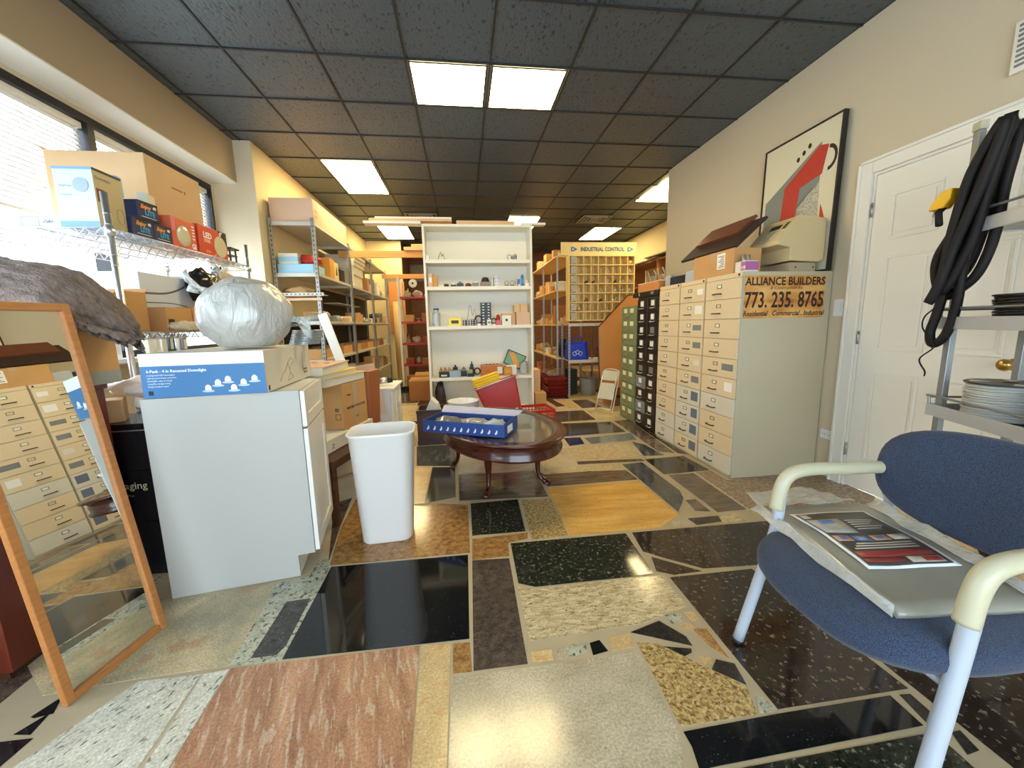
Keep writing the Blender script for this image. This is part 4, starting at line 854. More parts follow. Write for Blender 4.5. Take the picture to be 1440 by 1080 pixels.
# ================= GUEST CHAIR =================
fab=bpy.data.materials.new('blue_tweed_fabric'); fab.use_nodes=True; nt=fab.node_tree; pb=nt.nodes['Principled BSDF']; tc=nn(nt,'ShaderNodeTexCoord'); nz=nn(nt,'ShaderNodeTexNoise'); nz.inputs['Scale'].default_value=650; nz.inputs['Detail'].default_value=2
cr=nn(nt,'ShaderNodeValToRGB'); cr.color_ramp.elements[0].position=.38; cr.color_ramp.elements[0].color=rgb((20,28,48)); cr.color_ramp.elements[1].position=.66; cr.color_ramp.elements[1].color=rgb((70,86,114)); nt.links.new(tc.outputs['Object'],nz.inputs['Vector']); nt.links.new(nz.outputs[0],cr.inputs[0]); nt.links.new(cr.outputs[0],pb.inputs['Base Color']); pb.inputs['Roughness'].default_value=.95; pb.inputs['Sheen Weight'].default_value=.15
bp=nn(nt,'ShaderNodeBump'); bp.inputs['Strength'].default_value=.4; bp.inputs['Distance'].default_value=.003; nt.links.new(nz.outputs[0],bp.inputs['Height']); nt.links.new(bp.outputs[0],pb.inputs['Normal'])
fm=mat('pale_blue_grey_enamel',(184,192,204),.3); arm=mat('cream_arm_plastic',(196,190,160),.35)
t=thing('guest_chair','blue tweed guest chair with cream arms and pale metal legs, right foreground','chair',(1.265,.905,0),rad(-1.5))
def cushion(hx,hy,th,p=3.2,n=48,crown=.02,bend=None,name='seat',par=t,M=None):
    b=MB(); prof=[(.0,-.5),(.55,-.5),(.86,-.48),(.96,-.36),(1.0,-.1),(1.0,.12),(.965,.34),(.88,.46),(.6,.52),(.3,.55),(0,.56)]
    rings=[]
    for r,z in prof:
        if r==0: rings.append([Vector((0,0,z*th+(crown if z>0 else 0)))])
        else:
            rr=[]
            for k in range(n):
                a=2*pi*k/n; c,s=cos(a),sin(a); q=(abs(c)**p+abs(s)**p)**(-1/p)
                rr.append(Vector((r*hx*q*c,r*hy*q*s,z*th+(crown*(1-r*r) if z>0 else 0))))
            rings.append(rr)
    if bend:
        rings=[[bend(v) for v in rr] for rr in rings]
    if M: rings=[[M@v for v in rr] for rr in rings]
    V=[[b.bm.verts.new(v) for v in rr] for rr in rings]
    for A_,B_ in zip(V,V[1:]):
        for k in range(n):
            k2=(k+1)%n
            if len(A_)==1: b.bm.faces.new((A_[0],B_[k2],B_[k]))
            elif len(B_)==1: b.bm.faces.new((A_[k],A_[k2],B_[0]))
            else: b.bm.faces.new((A_[k],A_[k2],B_[k2],B_[k]))
    return b.build(name,fab,par,smooth=True)
cushion(.285,.285,.085,2.9,bend=lambda v:Vector((v.x,v.y,v.z-.9*max(0,-v.x-.12)**2)),M=Matrix.Translation((-.07,0,.425)))
Mb=Matrix.Translation((.255,0,.675))@Matrix.Rotation(rad(-80),4,'Y')
cushion(.165,.295,.06,2.7,crown=.01,bend=lambda v:Vector((v.x,v.y,v.z+.5*v.y*v.y)),name='backrest',M=Mb)
for s in (-1,1):
    y=s*.272
    b=MB(); b.tube(bez([(-.288,y+s*.02,.012),(-.20,y,.42),(-.18,y,.60)],8),.0185,seg=14); b.build('leg',fm,t)
    b=MB(); b.tube([(-.291,y+s*.02,0),(-.288,y+s*.02,.014)],.0185,seg=14); b.build('foot_cap',black,t)
    b=MB(); b.tube(bez([(-.196,y,.535),(-.186,y,.60),(-.168,y,.645),(-.13,y,.668),(-.06,y,.675),(.06,y,.670),(.16,y,.668),(.235,y,.664)],7),.0225,seg=14,sx=1.0); b.build('armrest',arm,t)
    b=MB(); b.tube(bez([(.23,y,.66),(.26,y,.45),(.33,y,.012)],8),.0155,seg=12); b.build('leg',fm,t)
    b=MB(); b.tube([(.333,y,0),(.33,y,.014)],.0175,seg=12); b.build('foot_cap',black,t)
b=MB(); 
for x in (-.18,.12): b.tube([(x,-.27,.355),(x,.27,.355)],.012,seg=10)
b.tube([(-.20,-.272,.37),(-.20,.272,.37)][::1],.010,seg=8); b.tube([(.24,-.285,.56),(.24,.285,.56)],.012,seg=8)
b.build('crossbar',fm,t)
b=MB(); b.box(-.2,.15,-.2,.2,.362,.382); b.build('seat_plate',black,t)
# folded tarp in clear wrapping, lying on the seat
tp_=thing('packaged_tarp','folded grey tarp in clear plastic wrapping with printed label, lying on the blue chair','tarp',(0,0,0))
A_,B_,C_,D_=[Vector(p) for p in ((1.10,1.285,.477),(1.005,.725,.485),(1.375,.685,.485),(1.50,1.255,.477))]
def qp(u,v,dz=0):
    p=A_*(1-u)*(1-v)+B_*u*(1-v)+C_*u*v+D_*(1-u)*v
    return Vector((p.x,p.y,p.z+dz+.012*sin(pi*u)+ -.03*max(0,.18-u)*1.0))
def sheet(us,vs,dz,th,m,name,par,ns=14,smooth=True,wob=0,seed=0):
    b=MB(); rows=[[qp(us[0]+(us[1]-us[0])*i/ns,vs[0]+(vs[1]-vs[0])*k/ns,dz) for k in range(ns+1)] for i in range(ns+1)]
    if wob: rows=[[p+Vector((0,0,wob*noise.noise(p*9+Vector((seed,0,0))))) for p in r_] for r_ in rows]
    V=[[b.bm.verts.new(p) for p in r_] for r_ in rows]
    for i in range(ns):
        for k in range(ns): b.bm.faces.new((V[i][k],V[i][k+1],V[i+1][k+1],V[i+1][k]))
    o=b.build(name,m,par,smooth=smooth); 
    if th: s=o.modifiers.new('s','SOLIDIFY'); s.thickness=th; s.offset=1
    return o
tg=mat('grey_tarp',(146,144,132),.35,var=.08,vs=6,coat=.5)
sheet((0,1),(0,1),.0,.016,tg,'folded_tarp',tp_,wob=.006)
U0,U1,V0,V1=.17,.72,.18,.82
sheet((U0-.02,U1+.02),(V0-.03,V1+.03),.0200,.0008,wh,'label_border',tp_,wob=.006)
sheet((U0,U1),(V0,V1),.0212,.0006,mat('label_dark',(74,68,62),.4),'label_panel',tp_,wob=.006)
lr=mat('label_red',(150,58,52),.4); lb=mat('label_blue',(90,130,190),.4); lw=mat('label_white',(190,184,172),.4); lo=mat('label_peach',(206,150,116),.4)
def lab(u0,u1,v0,v1,m,n='label_print',k=.0222): 
    f=lambda u:U0+(U1-U0)*u; g=lambda v:V0+(V1-V0)*v
    sheet((f(u0),f(u1)),(g(v0),g(v1)),k,.0005,m,n,tp_,ns=3,wob=.006)
lab(.02,.12,.03,.14,lw); lab(.16,.46,.02,.46,lw); lab(.18,.26,.15,.35,lb,k=.0231)
for k in range(5): lab(.20+.045*k,.215+.045*k,.52,.9-.06*(k%3),lw)
for k in range(4): lab(.52,.62,.03+.24*k,.24+.24*k,(lo,lb,lo,lw)[k]); lab(.54,.60,.08+.24*k,.18+.24*k,(lb,lw,lb,lw)[k],k=.0231)
for k in range(3): lab(.66+.04*k,.68+.04*k,.2-.05*k,.9,lw)
lab(.79,.88,.04,.95,lr); lab(.90,.95,.04,.5,lr); lab(.895,.975,.55,.95,lw); lab(.905,.965,.72,.93,lr,k=.0231)
# clear wrapping overhang
wrp=mat('crinkled_clear_film',(222,224,220),.12,bump=1,bs=40,alpha=.42,spec=1)
def film(pts,name='plastic_wrap'):
    b=MB(); n=10; a,bb,c,d=[Vector(p) for p in pts]; V=[]
    for i in range(n+1):
        row=[]
        for k in range(n+1):
            u,v=i/n,k/n; p=a*(1-u)*(1-v)+bb*u*(1-v)+c*u*v+d*(1-u)*v; p=p+Vector((0,0,.016*noise.noise(p*22))); row.append(b.bm.verts.new(p))
        V.append(row)
    for i in range(n):
        for k in range(n): b.bm.faces.new((V[i][k],V[i][k+1],V[i+1][k+1],V[i+1][k]))
    o=b.build(name,wrp,tp_,smooth=True); s=o.modifiers.new('s','SOLIDIFY'); s.thickness=.001
film([(1.09,1.26,.505),(1.46,1.24,.505),(1.40,1.42,.492),(1.14,1.42,.485)])
film([(1.095,1.28,.512),(1.0,.73,.522),(.985,.72,.492),(1.07,1.30,.482)])
film([(1.34,.70,.52),(1.46,1.2,.515),(1.50,1.2,.532),(1.39,.70,.528)])
# ================= UTILITY CART WITH CABLES =================
P=Vector((2.295,1.60,0)); Ld=Vector((-.38,-.925,0)).normalized(); Dd=Vector((.925,-.38,0)).normalized()
t=thing('utility_cart','tall grey metal cart with railed trays of cable spools, in front of the white door','cart',tuple(P),math.atan2(Ld.y,Ld.x))
# local x along Ld; local y = perpendicular; sign so that +y is towards the camera side
yy=-1 if Matrix.Rotation(math.atan2(Ld.y,Ld.x),3,'Z')@Vector((0,1,0))@Dd>0 else 1   # yy*y = towards camera
def cy(a,b_): return (a,b_) if a<b_ else (b_,a)
post=mat('grey_cart_steel',(152,156,158),.35,.6)
for (x,yf) in ((0,0),(0,-.27),(.66,0),(.66,-.27)):
    b=MB(); y0,y1=cy(yy*(yf-.012),yy*(yf+.012)); b.box(x-.018,x+.018,y0,y1,.10,2.0); b.build('post',post,t,bev=.002); b=MB(); b.box(x-.021,x+.021,y0-.003,y1+.003,2.0,2.035); b.build('post_cap',arm,t)
for z in (.765,1.185,1.60):
    y0,y1=cy(yy*.03,yy*-.30)
    b=MB(); b.box(-.035,.70,yy*.03-.006,yy*.03+.006,z-.05,z+.006); b.box(-.035,.70,yy*-.30-.006,yy*-.30+.006,z-.032,z+.006); 
    b.box(-.041,-.029,y0+.006,y1-.006,z-.032,z+.006); b.box(.694,.706,y0+.006,y1-.006,z-.032,z+.006); b.build('tray_rail',alu,t,bev=.002)
    b=MB(); b.box(-.029,.694,y0+.006,y1-.006,z-.028,z-.022); b.build('tray_base',post,t)
    b=MB(); zr=z+.045; c0,c1=(y0+.004,y1-.004); b.tube(bez([(-.03,c0,z),(-.035,c0,zr-.008),(-.02,c0,zr),(.33,c0,zr),(.68,c0,zr),(.70,c0,zr-.008),(.695,c0,z)],5),.0055,seg=8); b.tube(bez([(-.03,c1,z),(-.035,c1,zr-.008),(-.02,c1,zr),(.33,c1,zr),(.68,c1,zr),(.70,c1,zr-.008),(.695,c1,z)],5),.0055,seg=8); b.tube([(-.03,c0,zr-.006),(-.03,c1,zr-.006)],.0055,seg=8); b.build('guard_rail',post,t)
b=MB(); y=yy*-.135
b.tube([(.1,y+.10,.73),(.35,y+.10,.45),(.6,y+.10,.11)],.012,seg=8); b.build('brace',post,t)
for (x,yf) in ((0,0),(0,-.27),(.66,0),(.66,-.27)):
    b=MB(); b.tube([(x,yy*yf-.012,.04),(x,yy*yf+.012,.04)],.04,seg=20); b.box(x-.012,x+.012,yy*yf-.018,yy*yf+.018,.055,.10); b.build('caster',black,t)
def wp(s,d,z): return P+Ld*s+Dd*d+Vector((0,0,z))
def spool(label,pos,r,h,wm,fm_,rot=0,cap=None):
    t=thing('cable_spool',label,'spool',tuple(pos)); 
    b=MB(); b.lathe([(.025,0),(r,0),(r,.006),(.025,.006)],seg=36); b.build('flange',fm_,t); b=MB(); b.lathe([(.025,h-.006),(r,h-.006),(r,h),(.025,h)],seg=36); b.build('flange',fm_,t); b=MB(); b.lathe([(.04,.006),(.04,h-.006)],seg=24); b.lathe([(.025,0),(.025,h)],seg=24); b.build('hub',fm_,t)
    b=MB(); n=int((h-.014)/.008); rr=random.Random(int(r*1000))
    for k in range(n): 
        R0=r*rr.uniform(.90,.97); z0=.011+k*.0082; b.tube([(R0*cos(a),R0*sin(a),z0+.004*sin(a+k)) for a in [2*pi*i/28 for i in range(28)]],.0048,closed=True,seg=6)
    b.lathe([(.0405,.0065),(r*.88,.0065),(r*.88,h-.0065),(.0405,h-.0065)],seg=28); b.build('wound_wire',wm,t)
    if cap:
        b=MB()
        for a0 in (.5,2.2,4.0):
            pts=[(r*q*cos(a),r*q*sin(a),h+.0003) for q,a in ((.35,a0),(.85,a0-.25),(.88,a0),(.85,a0+.25))]; b.prism(pts,(0,0,.0006))
        b.build('flange_sticker',cap,t)
    return t
wg=mat('grey_white_wire',(190,190,182),.45); wb=mat('black_wire',(20,18,20),.4)
spool('cable spool wound with grey white wire on the lower cart tray',wp(.17,.12,.745),.135,.16,wg,black,cap=cardw)
spool('dark cable spool standing behind the grey white one on the lower cart tray',wp(.50,.15,.745),.12,.165,wb,mat('brown_flange',(96,72,60),.5),cap=cardw)
spool('black cable spool on the middle cart tray',wp(.26,.13,1.165),.15,.115,wb,black)
b=MB(); b.tube([tuple(wp(.17,.12,1.281)+Vector(q)) for q in ((0,0,0),(.01,0,.035),(-.01,0,.05))],.003,seg=6); simple('bent_hook',b,steel,'small bent metal hook on top of the black cable spool','hook')
spool('white cable spool on the top cart tray',wp(.33,.13,1.58),.12,.13,mat('cream_wire',(214,206,180),.5),plasticw)
# cable bundle
cb_=mat('black_rubber_cable',(24,18,16),.62,spec=.3)
t=thing('cable_bundle','thick black cable bundle with yellow plug, hung over the cart post','cable',(0,0,0))
loops=[
[(2.235,1.454,1.961),(2.235,1.516,1.934),(2.24,1.572,1.734),(2.24,1.600,1.498),(2.24,1.608,1.341),(2.24,1.626,1.211),(2.24,1.644,1.117),(2.24,1.625,1.063),(2.24,1.580,1.111),(2.24,1.556,1.241),(2.24,1.552,1.428),(2.24,1.532,1.664),(2.255,1.497,1.851)],
[(2.200,1.437,1.983),(2.195,1.502,1.834),(2.2,1.560,1.612),(2.2,1.622,1.471),(2.2,1.622,1.375),(2.2,1.589,1.307),(2.2,1.547,1.397),(2.2,1.502,1.539),(2.2,1.471,1.757)],
[(2.265,1.452,1.944),(2.265,1.468,1.730),(2.265,1.474,1.562),(2.26,1.488,1.448),(2.26,1.520,1.362),(2.26,1.577,1.306),(2.26,1.616,1.293),(2.26,1.602,1.404),(2.265,1.559,1.642),(2.275,1.524,1.886)],
[(2.165,1.431,1.968),(2.165,1.516,1.801),(2.165,1.555,1.580),(2.165,1.574,1.369),(2.165,1.611,1.261),(2.17,1.585,1.32),(2.165,1.545,1.490),(2.165,1.486,1.706)],
[(2.285,1.447,1.959),(2.285,1.50,1.90),(2.29,1.52,1.75),(2.29,1.53,1.60),(2.28,1.55,1.45),(2.275,1.58,1.38),(2.275,1.60,1.44),(2.285,1.57,1.60),(2.285,1.55,1.80)],
]
for i,l in enumerate(loops):
    pts=[Vector(p) for p in l]; n=len(pts); out=[]
    for k in range(n):
        for q in range(6):
            u=q/6; a,b0,c,d=pts[k-1],pts[k],pts[(k+1)%n],pts[(k+2)%n]
            out.append(.5*((2*b0)+(c-a)*u+(2*a-5*b0+4*c-d)*u*u+(3*b0-a-3*c+d)*u**3))
    b=MB(); b.tube(out,.0185,closed=True,seg=10); b.build('cable_loop',cb_,t)
b=MB(); b.tube([(2.15,1.60,1.60),(2.165,1.62,1.66),(2.19,1.62,1.685)],.013,seg=10); b.build('plug_lead',cb_,t)
b=MB(); b.prism([(2.165,1.665,1.675),(2.165,1.61,1.675),(2.165,1.585,1.71),(2.165,1.58,1.755),(2.165,1.62,1.75),(2.165,1.655,1.705)],(.05,0,0)); pl=b.build('plug',mat('yellow_plug',(238,180,30),.4),t,bev=.005)
b=MB()
for q in (.012,.035): b.tube([(2.165+q,1.645,1.678),(2.165+q,1.65,1.648)],.0022,seg=6)
b.build('prong',brass,pl)
b=MB(); b.tube(bez([(2.25,1.60,1.35),(2.235,1.631,1.244),(2.22,1.660,1.195),(2.22,1.664,1.144),(2.22,1.629,1.093),(2.21,1.600,1.05),(2.215,1.655,0.990),(2.22,1.63,0.933),(2.235,1.64,0.908)],6),.0035,seg=6); simple('thin_wire',b,cb_,'thin looping black wire dangling below the cable bundle','wire')
# ================= CHROME WIRE RACK =================
rx0,rx1,ry0,ry1=-2.385,-1.76,2.33,3.65
t=thing('wire_rack','chrome wire shelving rack holding cartons, under the side windows','rack',(rx0,ry0,0))
LX,LY=rx1-rx0,ry1-ry0
for (x,y) in ((0,0),(LX,0),(0,LY),(LX,LY)):
    b=MB(); b.tube([(x,y,.03),(x,y,1.9)],.0155,seg=14)
    for k in range(34): b.tube([(x,y,.12+k*.0508),(x,y,.123+k*.0508)],.0165,seg=14)
    b.build('post',chrome,t)
    b=MB(); b.lathe([(0,0),(.018,0),(.018,.03),(0,.03)],x,y,seg=12); b.build('foot',black,t)
for z in (1.73,1.20,.62,.14):
    b=MB(); fr2=.0035; dz=.038
    for zz in (z,z-dz):
        b.tube([(0,0,zz),(LX,0,zz)],fr2,seg=6); b.tube([(0,LY,zz),(LX,LY,zz)],fr2,seg=6); b.tube([(0,0,zz),(0,LY,zz)],fr2,seg=6); b.tube([(LX,0,zz),(LX,LY,zz)],fr2,seg=6)
    def zig(p0,p1):
        P0,P1=Vector(p0),Vector(p1); n=int((P1-P0).length/.035); b.tube([P0.lerp(P1,k/n)+Vector((0,0,-dz if k%2 else 0)) for k in range(n+1)],.0025,seg=5)
    zig((0,0,z),(LX,0,z)); zig((0,LY,z),(LX,LY,z)); zig((0,0,z),(0,LY,z)); zig((LX,0,z),(LX,LY,z)); 
    b.build('shelf_truss',chrome,t)
    b=MB(); n=int(LY/.026)
    for k in range(1,n): y=LY*k/n; b.tube([(0,y,z+.001),(LX,y,z+.001)],.0016,seg=4)
    for x in (.13,.30,.47): b.tube([(x,0,z-.004),(x,LY,z-.004)],.003,seg=5); zig((x,0,z-.004),(x,LY,z-.004))
    b.build('shelf_wires',chrome,t)
    for (x,y) in ((0,0),(LX,0),(0,LY),(LX,LY)):
        b=MB(); b.lathe([(.016,z-.042),(.022,z-.042),(.020,z+.006),(.016,z+.006)],x,y,seg=14,smooth=True); b.build('collar',chrome,t)
zt=1.7335
def inrack(x): return x
b1=carton('large_carton','largest brown carton at the back of the top of the wire rack against the window',(-2.125,3.045,zt),(.53,.51,.535),0,card2,tp=False)
b=MB(); b.prism([(-.265,-.255,.535),(-.265,.255,.535),(-.30,.255,.56),(-.30,-.255,.56)],(0,0,.003)); b.build('flap',card,b1); b=MB(); b.box(.2651,.2656,-.04,.06,.40,.41); b.box(.2651,.2656,.075,.09,.395,.415); b.build('scuff_mark',card3,b1)
t=carton('lamp_carton','pale blue and tan lamp carton at the front corner of the rack top shelf',(-1.885,2.415,zt),(.175,.17,.285),0,mat('pale_blue_print',(196,216,236),.4),tp=False)
b=MB(); b.box(.0878,.0886,-.085,.085,.0,.285,0); b.box(.0887,.0892,-.078,-.045,.0,.0,0) if 0 else None
b.build('printed_side',mat('tan_print',(196,176,128),.5),t)
b=MB(); b.box(.0887,.0893,-.076,-.03,.125,.19,0); b.build('printed_panel',mat('maroon_print',(130,50,36),.5),t)

for q in ((0,.028),(.272,.285)): b=MB(); b.box(-.0885,.0895,-.0862,-.0856,*q); b.build('printed_band',mat('steel_blue_print',(120,160,196),.5),t)
b=MB(); b.box(.0887,.0893,-.085,.085,.272,.285); b.build('printed_band',black,t)
text('Downlight',.022,mat('printed_grey',(150,138,120),.6),t,(.0896,-.075,.235),FXp); text('Wall Fan',.016,mat('faint_print',(160,176,200),.6),t,(-.07,-.0866,.19),FY); text('6 inch lamp',.012,mat('faint_print',(160,176,200),.6),t,(-.07,-.0866,.15),FY)
b=MB(); b.lathe([(.0,0),(.035,0),(.035,.002),(0,.002)],M=Matrix.Translation((.03,-.0862,.20))@Matrix.Rotation(pi/2,4,'X')); b.build('printed_fan',mat('faint_print',(160,176,200),.6),t)
b=MB(); b.tube([(.0893,.05+.022*cos(q),.08+.04*sin(q)) for q in [2*pi*k/20 for k in range(20)]],.0015,closed=True,seg=4); b.build('printed_sketch',mat('printed_grey',(150,138,120),.6),t)
t=carton('flat_carton','flat white carton with handwriting at the left end of the rack top shelf',(-2.09,2.42,zt),(.20,.13,.062),0,mat('white_blue_card',(206,216,220),.6),tp=False)
b=MB()
for q in ((-.08,.0,.008,.011),(-.08,.0,.05,.053),(-.08,-.077,.011,.05),(-.003,.0,.011,.05)): b.box(q[0],q[1],-.0658,-.0651,q[2],q[3])
b.build('printed_outline',mat('steel_blue_print',(120,160,196),.5),t); text('Zuko',.022,mat('marker_ink',(60,70,90),.6),t,(.015,-.0658,.024),FY,shear=.4)
t=carton('white_sleeve','small white and sky blue bottle sleeve between the lamp carton and large carton',(-1.85,2.53,zt+.207),(.05,.05,.10),.2,mat('sky_print',(120,180,230),.4),tp=False)
eb=mat('dark_blue_lamp_box',(34,42,78),.35); ec=mat('print_cyan',(60,170,220),.5); eo=mat('print_orange',(240,150,50),.5)
for i,(y,z,l) in enumerate(((2.575,zt,'left of the lower pair'),(2.725,zt,'right of the lower pair'),(2.635,zt+.103,'lying across the lower pair'))):
    t=carton('bulb_carton','dark blue carton with cyan LITE lettering, '+l+' on the rack',(-1.87,y,z),(.20,.145,.10),rad((0,0,-3)[i]),eb,tp=False)
    text('Enjoy',.030,eo,t,(.101,-.05,.062),FXp,bold=.0012,shear=.3); text('LITE',.038,ec,t,(.101,-.025,.028),FXp,bold=.0012); b=MB(); b.box(.1006,.1012,-.05,.05,.014,.017); b.build('printed_line',wh,t); b=MB(); b.box(.1006,.1012,-.07,.07,.09,.1,0); b.build('printed_band',dk,t); text('40',.022,wh,t,(.101,.035,.07),FXp,bold=.001)
carton('white_sleeve','plain white card sleeve behind the upper dark blue bulb carton',(-2.0+.16,2.73,zt+.205),(.05,.09,.07),.2,cardw,tp=False)
# round lamp cartons
for i,(y,w_,h_,l) in enumerate(((2.93,.23,.185,'pink and orange round-lamp carton with clear window, beside the dark blue bulb cartons'),(3.24,.33,.20,'orange red LED carton picturing a round lamp, right on the rack top shelf'))):
    t=carton('lamp_carton',l,(-1.817,y,zt),(.08,w_,h_),0,(mat('orange_card',(222,104,66),.5),mat('red_orange_card',(210,72,36),.45))[i],tp=False)
    X=.0405
    if i==0:
        b=MB(); b.box(X,X+.0006,-w_/2,-w_/2+.035,.10,h_); b.build('printed_panel',mat('pink_print',(226,120,130),.5),t)
        b=MB(); b.lathe([(0,0),(.068,0),(.062,.006),(.03,.012),(0,.012)],M=Matrix.Translation((X,-.01,.08))@Matrix.Rotation(pi/2,4,'Y')@Matrix.Scale(1,4),seg=32,smooth=True); b.build('lamp_window',mat('lamp_window_cream',(206,196,160),.2),t)
        text('GI',.045,wh,t,(X+.0005,.06,.015),FXp,bold=.002)
        for k in range(5): b=MB(); b.box(X,X+.0006,.075,.10,.075+k*.02,.083+k*.02); b.build('printed_line',wh,t)
    else:
        text('LED',.055,wh,t,(X+.0005,-.115,.12),FXp,bold=.002); text('2700K',.03,mat('faint_white',(236,190,170),.5),t,(X+.0005,-.115,.09),FXp,bold=.001); text('EASY',.025,mat('faint_white',(236,190,170),.5),t,(X+.0005,-.1,.02),FXp)
        b=MB(); b.lathe([(0,0),(.075,0),(.075,.003),(0,.003)],M=Matrix.Translation((X,.075,.085))@Matrix.Rotation(pi/2,4,'Y'),seg=32); b.build('printed_lamp',mat('lamp_window_cream',(206,196,160),.2),t)
        b=MB(); b.prism([(X+.0002,.06,h_),(X+.0002,w_/2,h_),(X+.0002,w_/2,.10),(X+.0002,.13,.13)],(.0006,0,0)); b.build('printed_corner',black,t); text('6"',.04,wh,t,(X+.0012,.075,.165),FXp,bold=.002)
t=thing('small_stand','small dark stacked metal stand at the far end of the rack top shelf','stand',(-1.84,3.50,zt)); b=MB(); b.box(-.06,.06,-.05,.05,0,.008); b.box(-.06,.06,-.05,.05,.05,.058); b.box(-.07,.07,-.06,.06,.10,.112); 
for x in (-.05,.05): b.box(x-.005,x+.005,-.045,-.035,.008,.10); b.box(x-.005,x+.005,.035,.045,.008,.10)
b.build('frame',mat('dark_olive_metal',(60,58,48),.5),t)
# second level
z2=1.2035
sw=mat('white_swoosh_card',(214,220,226),.5); 
for i,(y,z,h,l) in enumerate(((2.84,z2+.0,.125,'lower white LED fixture carton with dark swoosh, on the wire rack middle shelf'),(2.83,z2+.126,.22,'upper white LED fixture carton with dark swoosh, on the wire rack middle shelf'))):
    t=carton('fixture_carton',l,(-2.0,y,z),(.32,.50,h),0,sw,tp=False)
    b=MB(); pts=bez([(.1605,-.245,h*.45),(.1605,-.05,h*.5),(.1605,.1,h*.7),(.1605,.2,h*.97)],6); b.tube(pts,.006,seg=4,sx=1); b.build('printed_swoosh',mat('swoosh_grey',(96,104,112),.5),t)
    b=MB(); b.tube(bez([(.1605,-.245,h*.2),(.1605,0,h*.22),(.1605,.2,h*.1)],6),.003,seg=4); b.build('printed_swoosh',mat('swoosh_grey',(96,104,112),.5),t)
t=carton('fixture_carton','grey sided LED carton at the right of the white swoosh cartons',(-2.0,3.225,z2+.12),(.30,.26,.26),0,mat('grey_card',(176,176,168),.6),tp=False); text('LED',.05,dk,t,(.151,-.12,.19),FXp,bold=.001)
carton('white_carton','plain white carton under the grey sided LED carton',(-2.0,3.24,z2),(.30,.26,.118),0,cardw,tp=False)
blob('black_bag','glossy black plastic bag hanging over the rack middle shelf cartons',(-1.77,3.04,z2+.20),(.14,.26,.22),mat('black_film',(26,26,30),.2),'bag',seed=3,amp=.3)
blob('beige_bag','knobbly beige bag at the far end of the rack middle shelf',(-1.88,3.50,z2+.252),(.26,.28,.20),mat('beige_netting',(200,186,156),.7,bump=.8,bs=50),'bag',seed=6,amp=.2)
carton('small_carton','small tan carton beneath the knobbly beige bag on the rack middle shelf',(-1.95,3.51,z2),(.24,.24,.25),0,card2)
t=carton('open_carton','brown carton with open flap at the near end of the rack middle shelf',(-1.90,2.45,z2),(.22,.18,.22),0,card,openb=True,flaps=.4)
t=carton('mailer_carton','low orange brown carton on the rack middle shelf in front of the white cartons',(-1.80+.02,2.76,z2+.001),(.10,.22,.14),0,card,tp=False); t.location=(-1.765,2.68,z2); text('MM',.03,dk,t,(.0505,-.1,.05),FXp,bold=.002)
carton('mailer_carton','padded orange brown carton right of the one marked with letters on the rack middle shelf',(-1.765,2.92,z2),(.10,.24,.15),0,mat('padded_kraft',(204,146,76),.8),tp=False)
blob('paper_bundle','crumpled pale paper bundle with red marks at the rack middle shelf edge',(-1.66,2.62,z2+.0),(.08,.22,.06),mat('floral_paper',(200,190,170),.8,var=.15,vs=40),'paper',seed=8,amp=.4)
# sill items
for i,(y,h,dx,m,l) in enumerate(((2.98,.14,.05,paper,'white binder'),(3.06,.16,.05,paper,'white spiral book'),(3.36,.20,.06,mat('ivory_card',(220,212,190),.7),'ivory folder'),(3.43,.18,.05,paper,'white folder'),(3.50,.17,.05,mat('ivory_card',(220,212,190),.7),'cream folder'),(3.58,.19,.05,mat('dark_green_card',(40,70,58),.5),'dark green folder'),(3.66,.17,.05,black,'black file box'),(3.74,.16,.05,greyp,'grey file box'))):
    b=MB(); b.box(-.04,.0,0,dx,0,h); b.box(.0002,.001,.01,dx-.01,h*.2,h*.7,1); simple('binder',b,[m,cardw],l+' standing on the window sill below the rack middle shelf','binder',(XL+.06,y,1.02),rad(0))
